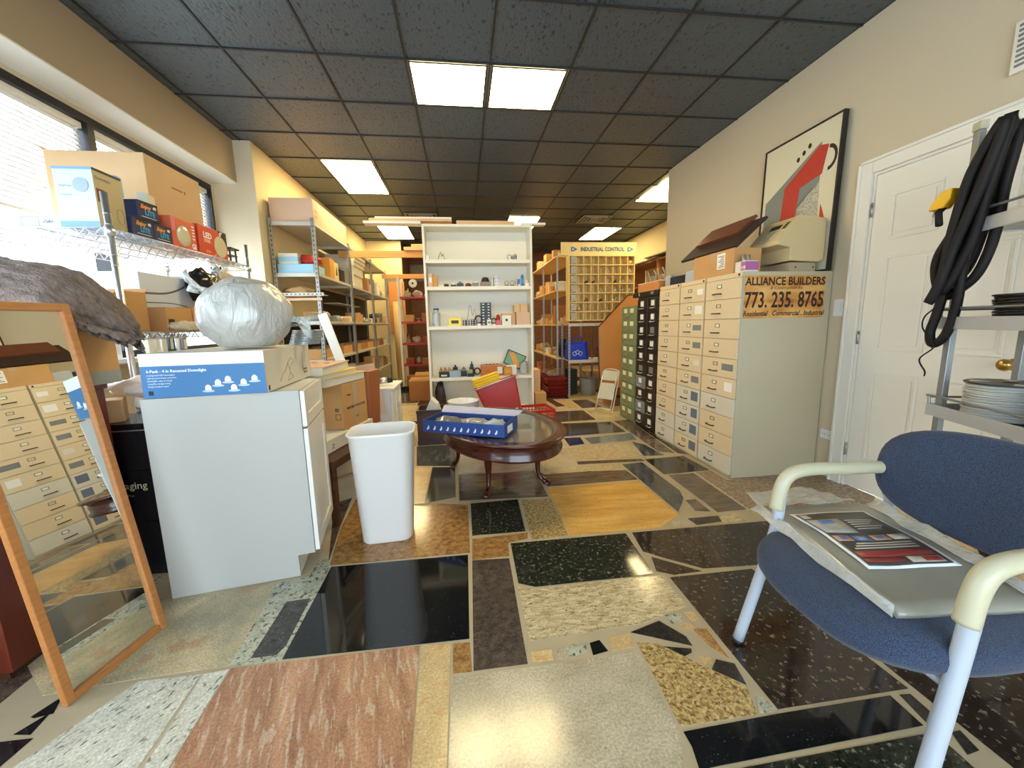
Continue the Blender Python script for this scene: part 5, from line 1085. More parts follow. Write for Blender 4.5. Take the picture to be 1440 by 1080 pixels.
# ================= LEFT STEEL SHELVING =================
sxa,sxb=-2.04,-1.57
LV=[2.36,1.815,1.285,.845,.42]
secs=[(4.75,6.12),(6.13,7.50),(7.51,8.90)]
for i,(y0,y1) in enumerate(secs):
    t=thing('steel_shelving',('nearest bay of the long grey steel shelving on the left wall','middle bay of the long grey steel shelving on the left wall','farthest bay of the long grey steel shelving on the left wall')[i],'shelving',(sxa,y0,0),0,'left wall steel shelving bays')
    Dx,Ly=sxb-sxa,y1-y0
    for (x,y) in ((0,0),(Dx,0),(0,Ly),(Dx,Ly)):
        sx_=-1 if x else 1; sy_=-1 if y else 1
        b=MB(); b.box(*sorted((x,x+sx_*.035)),*sorted((y,y+sy_*.003)),0,2.40,0); b.box(*sorted((x,x+sx_*.003)),*sorted((y+sy_*.003,y+sy_*.035)),0,2.40,0)
        yf=y-.0008 if y==0 else y+.0002
        for k in range(46):
            zz=.05+k*.05
            b.box(x+sx_*.0175-.005,x+sx_*.0175+.005,yf,yf+.0006,zz,zz+.022,1)
            if x: b.box(x+.0002,x+.0008,y+sy_*.0175-.005,y+sy_*.0175+.005,zz,zz+.022,1)
        b.build('upright',[steel,black],t)
    for z in LV+[.08]:
        b=MB(); b.box(.0035,Dx-.0035,.0035,Ly-.0035,z-.004,z); b.box(.0035,Dx-.0035,.0035,.0065,z-.04,z-.004); b.box(.0035,Dx-.0035,Ly-.0065,Ly-.0035,z-.04,z-.004); b.box(Dx-.0065,Dx-.0035,.0065,Ly-.0065,z-.03,z-.004); b.build('shelf',steelp,t)
    b=MB(); b.box(.0005,.003,.036,Ly-.036,.09,1.24); b.box(.0005,.003,.036,Ly-.036,1.29,1.77) if i else None; b.build('back_panel',mat('shelving_dark_infill',(58,46,38),.7),t)  # added dark sheet, stands in for dark contents and deep shadow on the shelves
    if i==0:
        b=MB(); b.box(.0035,Dx-.0035,.0035,.30,1.585,1.589,0); b.box(.0,Dx+.04,-.0045,-.001,1.565,1.60,0); 
        for k in range(11): b.box(.02+k*.045,.042+k*.045,-.0052,-.0046,1.578,1.588,1)
        b.build('perforated_tray',[steelp,black],t)
        b=MB(); b.box(.0,Dx+.02,-.012,-.006,1.515,1.54); b.build('wood_lip',cardp,t)
# wood batten bins on shelf 4 of the bays
ordn=['nearest','second','third','fourth','fifth','sixth','seventh','eighth','ninth','tenth','eleventh','twelfth']
def junk(shelf,x0,x1,y0,y1,z,seed,hmax=.3,dens=1.0,hue='mix',along='y',grp=None,step=.17):
    rr=random.Random(seed); y=y0+.02; k=0
    pal={'mix':[(card,'brown'),(card2,'pale brown'),(card3,'dark brown'),(cardw,'white'),(paper,'white'),(greyp,'grey'),(cardp,'pinkish'),(mat('olive_card',(140,130,90),.8),'olive')],
         'warm':[(card,'brown'),(card3,'dark brown'),(mat('orange_card2',(206,118,60),.6),'orange'),(card2,'pale brown'),(card,'brown'),(cardw,'white'),(mat('amber_card',(214,150,60),.7),'amber')],
         'red':[(mat('rust_card',(150,66,40),.7),'rust red'),(card3,'dark brown'),(card,'brown'),(mat('amber_card',(214,150,60),.7),'amber')]}[hue]
    while y<y1-.08 and k<12:
        w_=rr.uniform(.55,1.25)*step; w_=min(w_,y1-y-.01)
        if rr.random()<dens:
            m,cn=rr.choice(pal); h=rr.uniform(.35,1)*hmax; d=min(rr.uniform(.16,.3),abs(x1-x0)-.02); kd=rr.choice(['carton','carton','open','bag','can','part'])
            xc=(x1-d/2-.01 if x1>x0 else x1+d/2+.01) if along=='y' else (x1+d/2+.01)
            loc=(xc,y+w_/2,z) if along=='y' else (y+w_/2,x0+d/2,z)
            sz=(d,w_*.92) if along=='y' else (w_*.92,d); pos=ordn[k]+(' from the front on ' if along=='y' else ' from the left on ')+shelf
            a=rr.uniform(-.08,.08)
            if kd=='carton': carton('parts_carton','%s closed carton, %s'%(cn,pos),loc,(*sz,h),a*.3,m,group=grp)
            elif kd=='open': carton('open_carton','%s open carton, %s'%(cn,pos),loc,(*sz,h*.7),a*.3,m,openb=True,flaps=.3,group=grp)
            elif kd=='bag':
                q=rr.randrange(3); blob('parts_bag','%s lumpy plastic bag, %s'%(('clear','tan','grey')[q],pos),loc,(*sz,h*.7),(plasticc,mat('amber_bag',(196,160,110),.3),mat('grey_bag',(150,146,136),.35))[q],seed=seed+k,amp=.35,sub=2)
            elif kd=='can':
                b=MB(); r_=min(sz)/2*.9; b.lathe([(0,0),(r_,0),(r_,h*.6),(r_*.92,h*.62),(0,h*.62)],seg=20); b.lathe([(r_*1.01,h*.15),(r_*1.012,h*.15),(r_*1.012,h*.45),(r_*1.01,h*.45)],seg=20,mi=1); simple('parts_can',b,[steel,m],'metal can with %s label, %s'%(cn,pos),'can',loc)
            else:
                b=MB(); a_,c_=sz[0]/2*.8,sz[1]/2*.8; hh=h*.5; b.box(-a_,a_,-c_,c_,0,hh*.5); b.box(-a_*.5,a_*.6,-c_*.7,c_*.5,hh*.5,hh); b.tube([(a_*.3,0,hh*.9),(a_*.3,0,hh*1.3)],.012,seg=8); b.tube([(a_*.9,-c_*.6,hh*.4),(a_*1.05,0,hh*.7),(a_*.9,c_*.6,hh*.4)],.006,seg=6); simple('machine_part',b,(blackm,greyp,mat('khaki_part',(170,160,120),.5),m)[rr.randrange(4)],'odd electrical part, %s'%pos,'part',loc,a,bev=.003)
        y+=w_+rr.uniform(0,.02); k+=1
bay=['nearest','middle','farthest']
# top shelf
t=carton('long_carton','long pinkish brown carton lying on the top of the nearest steel shelving bay',(-1.80,5.42,2.362),(.45,1.28,.25),0,cardp)
text('ZZ',.10,mat('grey_marking',(150,110,80),.7),t,(.2255,-.6,.07),FXp,sx=.7)
S1='the %s bay second shelf'; 
t=carton('flat_carton','flat pale blue carton at the near end of the second steel shelf',(-1.81,4.96,1.816),(.38,.36,.10),0,lblue,tp=False); 
t=carton('small_carton','grey and white striped carton on the flat pale blue one',(-1.90,4.90,1.918),(.20,.18,.12),.05,cardw,tp=False); b=MB(); b.box(-.1005,.1005,-.0905,.0905,.03,.08); b.build('printed_band',lblue,t)
blob('red_net_bag','red net bag bulging on the second steel shelf',(-1.74,5.0,1.918),(.24,.24,.13),mat('red_net',(196,50,40),.5,bump=.6,bs=60),'bag',seed=12,amp=.3)
carton('picture_carton','orange printed carton standing behind the red net bag',(-1.66,5.30,1.816),(.16,.16,.24),0,mat('amber_card',(214,150,60),.7),tp=False)
t=carton('picture_carton','pale yellow carton with bird picture on the second steel shelf',(-1.66,5.50,1.816),(.14,.18,.22),0,mat('cream_print',(216,200,140),.6),tp=False); b=MB(); b.prism([(.071,-.03,.06),(.071,.03,.06),(.071,.02,.15),(.071,0,.17),(.071,-.015,.12)],(.0008,0,0)); b.build('printed_figure',black,t)
carton('dark_carton','black carton behind the bird picture carton on the second steel shelf',(-1.66,5.72,1.816),(.16,.2,.16),0,black,tp=False)
carton('dark_carton','grey carton at the far end of the nearest bay on the second steel shelf',(-1.68,5.96,1.816),(.18,.2,.22),0,greyp,tp=False)
zz=1.816
for k,(w_,h_) in enumerate(((.52,.17),(.56,.13),(.62,.06),(.66,.055),(.60,.05))):
    carton('white_carton','white carton in the pile on the middle bay second shelf, %s'%('lowest','second from bottom','third from bottom','second from top','topmost')[k],(-1.76,6.55+.02*k,zz),(.36+.02*k,w_,h_),0,cardw if k!=1 else mat('ivory_card',(220,212,190),.7),tp=False,group='white cartons piled on the second shelf'); zz+=h_+.001
t=carton('wrapped_carton','small brown mesh wrapped carton in front of the far white pile',(-1.65,7.05,1.816),(.15,.17,.2),0,card3)
junk(S1%'middle',-2.03,-1.58,7.16,7.48,1.816,5,.25); junk(S1%'farthest',-2.03,-1.58,7.55,8.85,1.816,6,.30)
blob('parts_bag','dark wrapped bundle on the perforated tray of the nearest steel bay',(-1.85,4.92,1.59),(.34,.22,.09),mat('amber_bag',(196,160,110),.3),seed=2,amp=.4)
junk('the nearest bay third shelf',-2.03,-1.58,4.80,6.08,1.286,21,.19,step=.13); junk('the middle bay third shelf',-2.03,-1.58,6.17,7.46,1.286,22,.20,step=.13); junk('the farthest bay third shelf',-2.03,-1.58,7.55,8.86,1.286,23,.24,step=.14)
b=MB(); b.box(0,.2,0,1.3,0,.012); simple('half_shelf',b,steelp,'narrow extra steel shelf plank in the middle bay above the third shelf','shelf board',(-2.0,6.16,1.56))
# mounted cardboard bins on fourth shelf
for i in range(9):
    y=secs[i//3][0]+.035+(i%3)*.435; m=(card,card3,card)[i%3] if i<8 else cardw
    t=carton('bin_carton','long open cardboard bin on the fourth steel shelf, %s from the near end'%ordn[i],(-1.80,y+.21,.846),(.36,.41,.11),0,m,openb=True,flaps=0,group='cardboard bins on the fourth steel shelf')
    if i%2==0: 
        b=MB(); 
        for k in range(5): b.tube([(-.1+.05*k,-.15,.03),(-.08+.05*k,.15,.1+.02*(k%2))],.012,seg=6)
        simple('rod_bundle',b,(wood,greyp)[i%4==0],'bundle of rods lying in the %s cardboard bin'%ordn[i],'rods',(-1.80,y+.21,.852))
junk('the nearest bay low fifth shelf',-2.03,-1.60,4.82,6.08,.421,31,.25,.8); junk('the middle bay low fifth shelf',-2.03,-1.60,6.17,7.46,.421,32,.3,.8); junk('the farthest bay low fifth shelf',-2.03,-1.60,7.55,8.86,.421,33,.3,.8)
# white panel leaning + foam
b=MB(); b.box(-.05,.05,-.010,.010,0,1.42); o=simple('white_plank',b,white,'long narrow white panel leaning against the near end of the steel shelving','panel',(-1.19,4.25,.0)); 
p0=Vector((-1.22,4.62,.42)); 
o.location=(-1.16,4.70,0); o.rotation_euler=(rad(0),rad(-16),0)
# brown cardboard leaning low near shelving front
carton('long_open_carton','long low open brown carton on the floor in front of the steel shelving',(-1.30,5.6,.0),(.3,.9,.16),0,card3,openb=True,flaps=.2)
b=MB(); b.box(0,.95,0,.12,0,.06); b.box(0,.1,.12,1.2,0,.06); simple('black_rail',b,black,'flat black L shaped rail on the floor far down the left aisle','rail',(-1.38,7.6,0))
# beams
b=MB(); b.box(0,1.9,0,.04,0,.095); b.box(0,.02,-.004,-.0001,.0,.0,0) if 0 else None; simple('wooden_beam',b,wood,'near light wooden beam crossing high over the left aisle','beam',(-1.73,6.126,2.205),bev=.003)
b=MB(); b.box(0,1.6,0,.04,0,.09); simple('wooden_beam',b,wood,'far light wooden beam crossing high over the left aisle','beam',(-1.62,8.7,2.20),bev=.003)
b=MB(); b.box(0,.7,0,.3,0,.05); b.box(.1,.3,.05,.25,.05,.1); b.box(.4,.65,.02,.2,.05,.12); simple('plank_pile',b,card2,'pile of board offcuts lying on the near wooden beam behind the bookcase','board',(-.80,6.10,2.301),bev=.004)
# far left back
t=thing('red_shelving','red shelves on white posts at the back of the left aisle','shelving',(-1.20,8.0,0))
for (x,y) in ((0,0),(.66,0),(0,.4),(.66,.4)): b=MB(); b.box(x-.02,x+.02,y-.02,y+.02,0,2.15); b.build('post',whitep,t)
for z in (1.74,1.26,.84,.42): b=MB(); b.box(.021,.64,-.02,.42,z,z+.035); b.build('shelf',mat('red_enamel',(176,44,34),.45),t)
for i,(z,sd) in enumerate(((1.776,41),(1.296,42),(.876,43),(.456,44))): junk('the %s red shelf'%('top','second','third','lowest')[i],8.0,8.35,-1.15,-.56,z,sd,.26,hue='red',along='x',step=.2)
b=MB(); b.lathe([(0,0),(.075,0),(.08,.02),(.075,.04),(.02,.05),(0,.045)],M=Matrix.Translation((0,0,0))@Matrix.Rotation(pi/2,4,'X'),smooth=False); b.lathe([(0,.041),(.02,.055),(0,.06)],M=Matrix.Rotation(pi/2,4,'X'),mi=1); simple('round_gauge',b,[plasticw,black],'round white gauge standing on top of the red shelving boxes','gauge',(-.92,8.05,2.03))
b=MB(); b.tube([(0,0,0),(0,0,1.75)],.085,seg=20); b.tube([(0,0,1.7502),(0,0,1.752)],.05,seg=16,mi=1); simple('carpet_roll',b,[mat('tan_roll',(206,176,126),.8),card3],'tall tan roll standing at the end of the left shelving','roll',(-1.42,9.15,0))
b=MB(); b.box(0,.34,0,.03,0,1.15); b.box(0,.34,-.003,-.0001,.60,.61,1); simple('plywood_sheet',b,[mat('orange_ply',(200,132,66),.7,var=.08,vs=3),card3],'orange plywood sheet at the back wall left of the red shelving','board',(-1.60,9.30,1.05))
b=MB(); b.box(0,.32,0,.04,0,.32); b.box(.04,.28,-.004,-.0001,.04,.28,1); simple('grey_board',b,[greyp,mat('grey_panel_face',(108,110,104),.6)],'square grey panel hung at the left end of the back wall','panel',(-1.66,9.34,1.95) )
for i,(x,l) in enumerate(((-1.28,'left'),(-.72,'right'))):
    b=MB(); b.box(0,.52,0,.03,0,.42)
    for k in range(1,9): b.box(k*.058-.004,k*.058+.004,-.006,-.0001,.02,.40)
    simple('louvre_panel',b,mat('grey_louvre',(112,108,100),.6),'grey ribbed panel high on the brick wall, %s one of two'%l,'panel',(x,YB+1.36,2.36),group=None)
# aisle boxes
carton('brown_carton','brown carton standing on the floor left of the white bookcase',(-.72,6.55,0),(.36,.30,.33),.1,card3,openb=False)
carton('brown_carton','open brown carton behind the one left of the white bookcase',(-.75,7.25,0),(.36,.34,.30),-.1,card,openb=True,flaps=.5)
carton('brown_carton','small brown carton on the floor under the red shelving',(-.95,7.86,0),(.3,.22,.25),0,card3)
b=MB(); b.tube([(0,0,0),(0,0,1.5)],.05,seg=14); b.tube([(0,0,1.5),(.05,0,1.7)],.03,seg=10); simple('tool_bundle',b,blackm,'dark upright tube bundle beside the red shelving','tube',(-.50,7.9,0))
# ================= WHITE BOOKCASE =================
bx0,bx1,by0,by1,bh=-.46,.955,5.30,5.62,2.48
bs=[2.00,1.66,1.15,.465]
t=thing('bookcase','tall white open bookcase holding small electrical parts, in the middle of the room','bookcase',(bx0,by0,0))
Wx,Dy=bx1-bx0,by1-by0; cw=mat('bookcase_white',(232,226,208),.45)
b=MB(); b.box(0,.028,0,Dy,0,bh); b.build('side_panel',cw,t,bev=.001); b=MB(); b.box(Wx-.028,Wx,0,Dy,0,bh); b.build('side_panel',cw,t,bev=.001)
b=MB(); b.box(.0281,Wx-.0281,0,Dy,bh-.03,bh); b.build('top_panel',cw,t); b=MB(); b.box(.0281,Wx-.0281,Dy-.012,Dy,0,bh-.0301); b.build('back_panel',cw,t)
for z in bs: b=MB(); b.box(.0285,Wx-.0285,.002,Dy-.0125,z-.0,z+.045); b.build('shelf',cw,t,bev=.001)
b=MB(); b.box(.0285,Wx-.0285,.06,.08,0,.0) if 0 else b.box(.0285,Wx-.0285,.002,Dy-.0125,.0,.04); b.build('bottom_panel',cw,t)
# boards on top
b=MB(); b.box(0,.70,0,.16,0,.03); simple('white_board',b,white,'white trim board jutting out left on top of the bookcase','board',(-1.17,5.30,2.483)); 
b=MB(); b.box(0,1.02,0,.14,0,.03); simple('wood_board',b,mat('pine_board',(216,176,128),.6,var=.08,vs=4,stretch=(1,12,12)),'unpainted pine board stacked on the bookcase top','board',(-1.10,5.31,2.514),bev=.002)
b=MB(); b.box(0,.95,0,.12,0,.025); simple('white_board',b,whitep,'white board stacked above the pine board on the bookcase','board',(-1.03,5.33,2.546))
b=MB(); b.box(0,.75,0,.14,0,.045); simple('wood_board',b,mat('pine_board',(216,176,128),.6),'thick pine board at the middle of the bookcase top','board',(-.02+.0,5.31,2.483),bev=.002)
b=MB(); b.box(0,.32,0,.1,0,.028); simple('white_board',b,white,'short white board jutting out right on top of the bookcase','board',(.82,5.31,2.483+.0))
# bookcase contents.   x from pixel column scale
def BX(px): return (px-645.5)*.00932
def item(kind,nm,label,cat,px0,px1,h,zi,m,y=5.36,d=.12,m2=None,dz=0,grp=None):
    x0,x1=BX(px0),BX(px1); w_=x1-x0; z=bs[zi]+.0455+dz; xc=(x0+x1)/2; b=MB(); y=max(y,by0+.005+d/2)
    if kind=='box': b.box(-w_/2,w_/2,-d/2,d/2,0,h,0); b.box(-w_*.3,w_*.3,-d/2-.0008,-d/2,h*.3,h*.7,1)
    elif kind=='cyl': r_=w_/2; b.lathe([(0,0),(r_,0),(r_,h*.85),(r_*.7,h*.88),(r_*.7,h),(0,h)],seg=18); b.lathe([(r_*1.005,h*.2),(r_*1.02,h*.2),(r_*1.02,h*.7),(r_*1.005,h*.7)],seg=18,mi=1)
    elif kind=='dome': b.box(-w_/2,w_/2,-d/2,d/2,0,h*.45,1); b.lathe([(w_*.42,h*.45),(w_*.42,h*.6),(w_*.3,h*.9),(0,h)],seg=18)
    elif kind=='ring': r_=h*.45; b.box(-w_*.4,w_*.4,-d/2,d/2,0,h*.2,1); b.tube([(r_*.8*cos(q),0,h*.2+r_*.9+r_*.85*sin(q)) for q in [2*pi*k/16 for k in range(16)]],h*.09,closed=True,seg=8)
    elif kind=='relay': b.box(-w_/2,w_/2,-d/2,d/2,0,h*.55,0); b.box(-w_*.35,w_*.35,-d*.3,d*.4,h*.55,h*.8,1); b.tube([(0,0,h*.8),(0,0,h)],w_*.12,seg=8,mi=1)
    elif kind=='block':
        b.box(-w_/2*.9,w_/2*.9,-d/2,d/2,0,h,0); n=max(3,int(h/.035))
        for k in range(n): zz=h*(k+.3)/n; b.box(-w_/2,-w_/2*.9,-d/2,d/2,zz,zz+.01,1); b.box(w_/2*.9,w_/2,-d/2,d/2,zz,zz+.01,1); b.box(-w_*.3,-w_*.15,-d/2-.002,-d/2,zz,zz+.012,1); b.box(w_*.15,w_*.3,-d/2-.002,-d/2,zz,zz+.012,1)
    elif kind=='wire': b.tube(bez([(-w_/2,0,0),(-w_*.3,.0,h*.6),(-w_*.1,.01,h),(w_*.1,0,h*.5),(w_*.3,.01,h*.8),(w_/2,0,.0)],6),.003,seg=5)
    o=simple(nm,b,[m,m2 or paper],label,cat,(xc,y,z),group=grp,bev=0); return o
ochr=mat('ochre_part',(170,120,50),.5); gb=mat('grey_blue_box',(150,170,186),.5); am=mat('amber_card',(214,150,60),.7)
T='on the bookcase top shelf'
item('box','white_block','small white block at the left end of the bookcase top shelf','block',600,604,.05,0,paper)
item('wire','bent_hook','thin bent dark hook on the bookcase top shelf','hook',616,625,.10,0,blackm)
item('ring','metal_coupling','shiny metal coupling, left one of three at the right of the bookcase top shelf','fitting',714,718,.07,0,steel)
item('cyl','metal_coupling','shiny metal sleeve, middle of three at the right of the bookcase top shelf','fitting',718.5,721.5,.06,0,steel,m2=greyp)
item('cyl','metal_coupling','shiny metal can, right one of three at the right of the bookcase top shelf','fitting',722,727,.075,0,steel,m2=greyp)
for nm,lab_,cat,a,b_,h,k,m,m2,kd in (
 ('small_carton','stack of cream cartons with black cap at left of the second bookcase shelf','box',601.5,607.5,.165,0,cardp,paper,'box'),
 ('amber_carton','narrow amber carton beside the cream carton stack','box',608,614,.14,0,am,card,'box'),
 ('white_connector','pile of cream connectors beside the amber carton','connector',615.5,622.5,.05,0,paper,cardw,'dome'),
 ('dark_clip','black and yellow clip on the second bookcase shelf','clip',623,629,.06,0,blackm,yellow,'relay'),
 ('round_meter','round black and white meter lying on the second bookcase shelf','meter',632,640,.05,0,plasticw,black,'dome'),
 ('black_socket','black socket block next to the round meter','socket',640.5,650,.07,0,black,greyp,'relay'),
 ('red_terminal','red terminal piece on the second bookcase shelf','terminal',652,661,.05,0,red,blackm,'dome'),
 ('grey_relay','grey relay with upright pin on the second bookcase shelf','relay',662.5,671,.085,0,greyp,steel,'relay'),
 ('domed_meter','black domed meter on a grey brown block','meter',674,688,.125,0,black,mat('taupe_block',(140,124,110),.6),'dome'),
 ('cream_stack','slim cream connector stack right of the domed meter','connector',689,692,.12,0,cardw,paper,'cyl'),
 ('spring_part','striped spring part on the second bookcase shelf','spring',693,700,.12,0,steel,blackm,'block'),
 ('ring_part','left dark ring fitting of a pair on the second bookcase shelf','fitting',708,715,.075,0,steel,greyp,'ring'),
 ('ring_part','right dark ring fitting of a pair on the second bookcase shelf','fitting',716,723,.075,0,steel,greyp,'ring'),
 ('pink_sleeve','small pinkish sleeve beside the blue cylinders','sleeve',724,727.5,.10,0,cardp,steel,'cyl'),
 ('blue_cylinder','white and blue cylinder on the second bookcase shelf','cylinder',728,731,.135,0,paper,mat('cyl_blue',(40,110,190),.4),'cyl'),
 ('blue_cylinder','taller solid blue cylinder at the right of the second bookcase shelf','cylinder',732,736.5,.15,0,mat('cyl_blue',(40,110,190),.4),mat('cyl_blue2',(70,140,210),.4),'cyl'),
 ('cream_carton','cream carton with dark knob at the right end of the second shelf','box',737.5,743.5,.085,0,mat('cream_print',(216,200,140),.6),paper,'dome')):
    item(kd,nm,lab_,cat,a,b_,h,1,m,m2=m2)
item('cyl','glass_jar','clear jar of bulbs with teal lid at the left of the third bookcase shelf','jar',604.5,615,.21,2,clr,m2=mat('jar_contents',(180,190,200),.4),d=.1); b=MB(); b.lathe([(0,0),(.036,0),(.036,.025),(0,.025)],seg=18); simple('jar_lid',b,mat('teal_lid',(20,90,120),.4),'teal screw lid on the jar at the left of the third bookcase shelf','lid',(BX(609.75),5.365,bs[2]+.0455+.2105))
o=item('box','yellow_instrument','yellow boxy instrument with dark print on the third bookcase shelf','instrument',627,644.5,.105,2,mat('instrument_yellow',(240,214,50),.4),d=.12,m2=mat('instrument_print',(60,56,30),.5))
item('block','terminal_strip','low black terminal strip left of the tall black terminal block','terminal',646,657,.075,2,black,m2=cardw); item('block','terminal_strip','second low black terminal strip beside the tall terminal block','terminal',658,668,.08,2,black,m2=cardw,y=5.38)
item('wire','thin_wire','thin springy grey wire arching on the third bookcase shelf','wire',652,668,.28,2,greyp,y=5.47)
item('ring','dark_cable_loop','dark cable loop beside the tall terminal block','cable',667,672,.13,2,black)
item('block','terminal_block','tall black terminal block on the third bookcase shelf','terminal block',672,689,.30,2,black,m2=paper,y=5.42)
item('box','white_cube','small white cube in front of the tall terminal block','block',681.5,687,.075,2,paper,y=5.33,d=.05,m2=greyp)
item('ring','black_coil','black coil right of the small white cube','coil',688.5,694,.09,2,black,y=5.34,d=.05)
item('dome','red_part','glossy red conical part on the third bookcase shelf','part',694,701.5,.145,2,mat('glossy_red',(170,40,24),.25),m2=red)
wtb=item('box','white_target_box','cream box with a round black centre on the third bookcase shelf','box',703,716,.125,2,paper,m2=paper,y=5.34,d=.06)
b=MB(); b.lathe([(0,0),(.018,0),(.018,.003),(0,.003)],M=Matrix.Rotation(pi/2,4,'X')); b.build('round_knob',black,wtb); wtb.children[0].location=(0,-.031,.065)
item('box','tan_carton','tan carton behind the cream box with round centre','box',704,723.5,.155,2,card2,y=5.46,d=.12,m2=card2)
item('box','tan_carton','wide pale tan carton at the right of the third bookcase shelf','box',724,744,.165,2,cardp,m2=cardp,y=5.40,d=.16)
item('box','tan_carton','small tan carton stacked on the wide pale tan carton, left','box',721.5,730,.10,2,card2,m2=cardp,y=5.42,d=.1,dz=.166)
item('box','tan_carton','small tan carton stacked on the wide pale tan carton, right','box',730.5,741,.11,2,card2,m2=cardp,y=5.42,d=.12,dz=.166)
for k in range(3): item('relay','relay_socket','black relay socket with ochre top, %s of three on the lowest bookcase shelf'%('left','middle','right')[k],'relay',609.5+6*k,615+6*k,.13,3,black,m2=ochr,y=5.42,grp='relay sockets')
item('box','black_block','black block in front of the relay sockets on the lowest shelf','block',610,624,.055,3,black,y=5.34,d=.05,m2=cardw)
item('box','steel_box','pale blue grey metal box on the lowest bookcase shelf','box',625,640.5,.085,3,gb,y=5.355,m2=gb,d=.11)
item('relay','transformer','grey and black transformer behind the pale blue grey box','transformer',628,638,.15,3,mat('khaki_part',(170,160,120),.5),m2=blackm,y=5.48)
item('relay','transformer','black transformer with pale plate right of the blue grey box','transformer',641,650,.13,3,black,m2=greyp,y=5.42); item('dome','grey_part','grey domed part beside the brown carton on the lowest shelf','part',650.5,660,.10,3,mat('khaki_part',(170,160,120),.5),m2=black)
item('relay','black_relay','tall black relay behind the grey domed part','relay',654,661,.19,3,black,m2=black,y=5.5); item('ring','black_coil','black looped coil left of the brown carton on the lowest shelf','coil',661,669,.11,3,black,m2=steel)
t=carton('brown_carton','open brown carton with white sticker on the lowest bookcase shelf',(BX(687),5.41,bs[3]+.046),(.30,.19,.145),0,mat('orange_kraft',(196,116,62),.75),openb=True,flaps=0)
b=MB(); b.box(.07,.135,-.0965,-.0955,.03,.12); b.build('sticker',paper,t); text('ooooo',.02,dk,t,(-.10,-.0962,.06),FY)
b=MB(); 
for k in range(4): b.tube([(-.08+.05*k,0,.0),(-.07+.05*k,.01,.15)],.014,seg=7)
simple('dark_fitting',b,blackm,'dark fittings filling the open brown carton','fitting',(BX(687),5.41,bs[3]+.052))
item('box','ochre_carton','ochre printed carton right of the brown carton on the lowest shelf','box',704,716,.11,3,am,m2=mat('ochre_roll',(226,160,70),.5),y=5.36); item('box','white_carton','white carton behind the ochre printed carton','box',708,724,.13,3,paper,y=5.47,m2=paper)
t=thing('tilted_tablet','tilted dark framed green panel with orange cover, at the right of the lowest bookcase shelf','panel',(BX(722),5.46,.70),rot=(rad(-8),rad(24),0))
b=MB(); b.box(-.14,.14,-.008,.008,-.095,.115); b.build('frame',mat('dark_green_frame',(24,44,44),.3),t,bev=.004); b=MB(); b.box(-.125,.125,-.0095,-.0081,-.08,.10); b.build('screen',mat('soft_green',(110,150,120),.4),t); b=MB(); b.prism([(-.11,-.012,.07),(-.05,-.012,.10),(.11,-.012,-.06),(.05,-.012,-.095)],(0,.002,0)); b.build('orange_cover',mat('orange_cover',(224,150,50),.5),t)
blob('crinkled_bag','crinkled clear bag at the right end of the lowest bookcase shelf',(BX(735),5.40,bs[3]+.046),(.12,.14,.18),plasticc,'bag',seed=15,amp=.4)
blob('dark_boot','dark crumpled bag on the floor inside the bookcase left corner',(-.33,5.42,.041),(.14,.18,.42),mat('dark_bag_brown',(50,34,34),.4),'bag',seed=22,amp=.3)
# ================= PARTS CABINET (industrial control) =================
t=thing('parts_cabinet','cream pigeonhole parts cabinet with blue lettered header, at the right rear','cabinet',(1.73,6.30,1.235))
cc=mat('cream_enamel',(232,206,140),.5); Wc,Hg,Dc=1.10,1.03,.20; lc=.12
b=MB(); b.box(0,Wc,Dc-.01,Dc,0,Hg); b.box(0,.012,0,Dc-.0101,0,Hg); b.box(Wc-.012,Wc,0,Dc-.0101,0,Hg); b.box(.0121,Wc-.0121,0,Dc-.0101,0,.012); b.box(.0121,Wc-.0121,0,Dc-.0101,Hg-.012,Hg); b.build('case',cc,t)
for k in range(1,7): z=Hg*k/7; b=MB(); b.box(.0122,Wc-.0122,0,Dc-.0102,z-.006,z+.006); b.build('shelf',cc,t)
for k in range(0,8): x=lc+(Wc-lc)*k/8; b=MB(); [b.box(x-.004,x+.004,.001,Dc-.0102,Hg*r_/7+.0125,Hg*(r_+1)/7-.0125) for r_ in range(7)]; b.build('divider',cc,t)
for k in range(7): 
    b=MB(); b.box(.03,lc-.012,-.002,.0,Hg*k/7+.02,Hg*(k+1)/7-.02,0); 
    for q in range(4): b.box(.045,lc-.03,-.0026,-.0021,Hg*k/7+.04+q*.022,Hg*k/7+.046+q*.022,1)
    b.build('index_card',[mat('grey_index_card',(176,172,160),.6),greyp],t)
b=MB(); b.box(-.13,Wc+.02,.0,.03,Hg+.001,Hg+.20); b.build('header',mat('header_cream',(236,208,140),.5),t)
hb=mat('header_blue',(50,104,136),.5)
text('INDUSTRIAL CONTROL',.085,hb,t,(.55,-.001,Hg+.065),FY,align='CENTER',sx=.80,bold=.004)
for x in (.05,.985): 
    b=MB(); b.prism([(x-.02,-.0012,Hg+.06),(x+.025,-.0012,Hg+.06),(x+.085,-.0012,Hg+.092),(x+.025,-.0012,Hg+.125),(x-.02,-.0012,Hg+.125)],(0,-.001,0)); b.build('printed_arrow',hb,t); b=MB(); b.prism([(x-.005,-.0024,Hg+.075),(x+.02,-.0024,Hg+.075),(x+.045,-.0024,Hg+.092),(x+.02,-.0024,Hg+.11),(x-.005,-.0024,Hg+.11)],(0,-.0006,0)); b.build('printed_arrow',lblue,t)
rr=random.Random(11); nmi=0
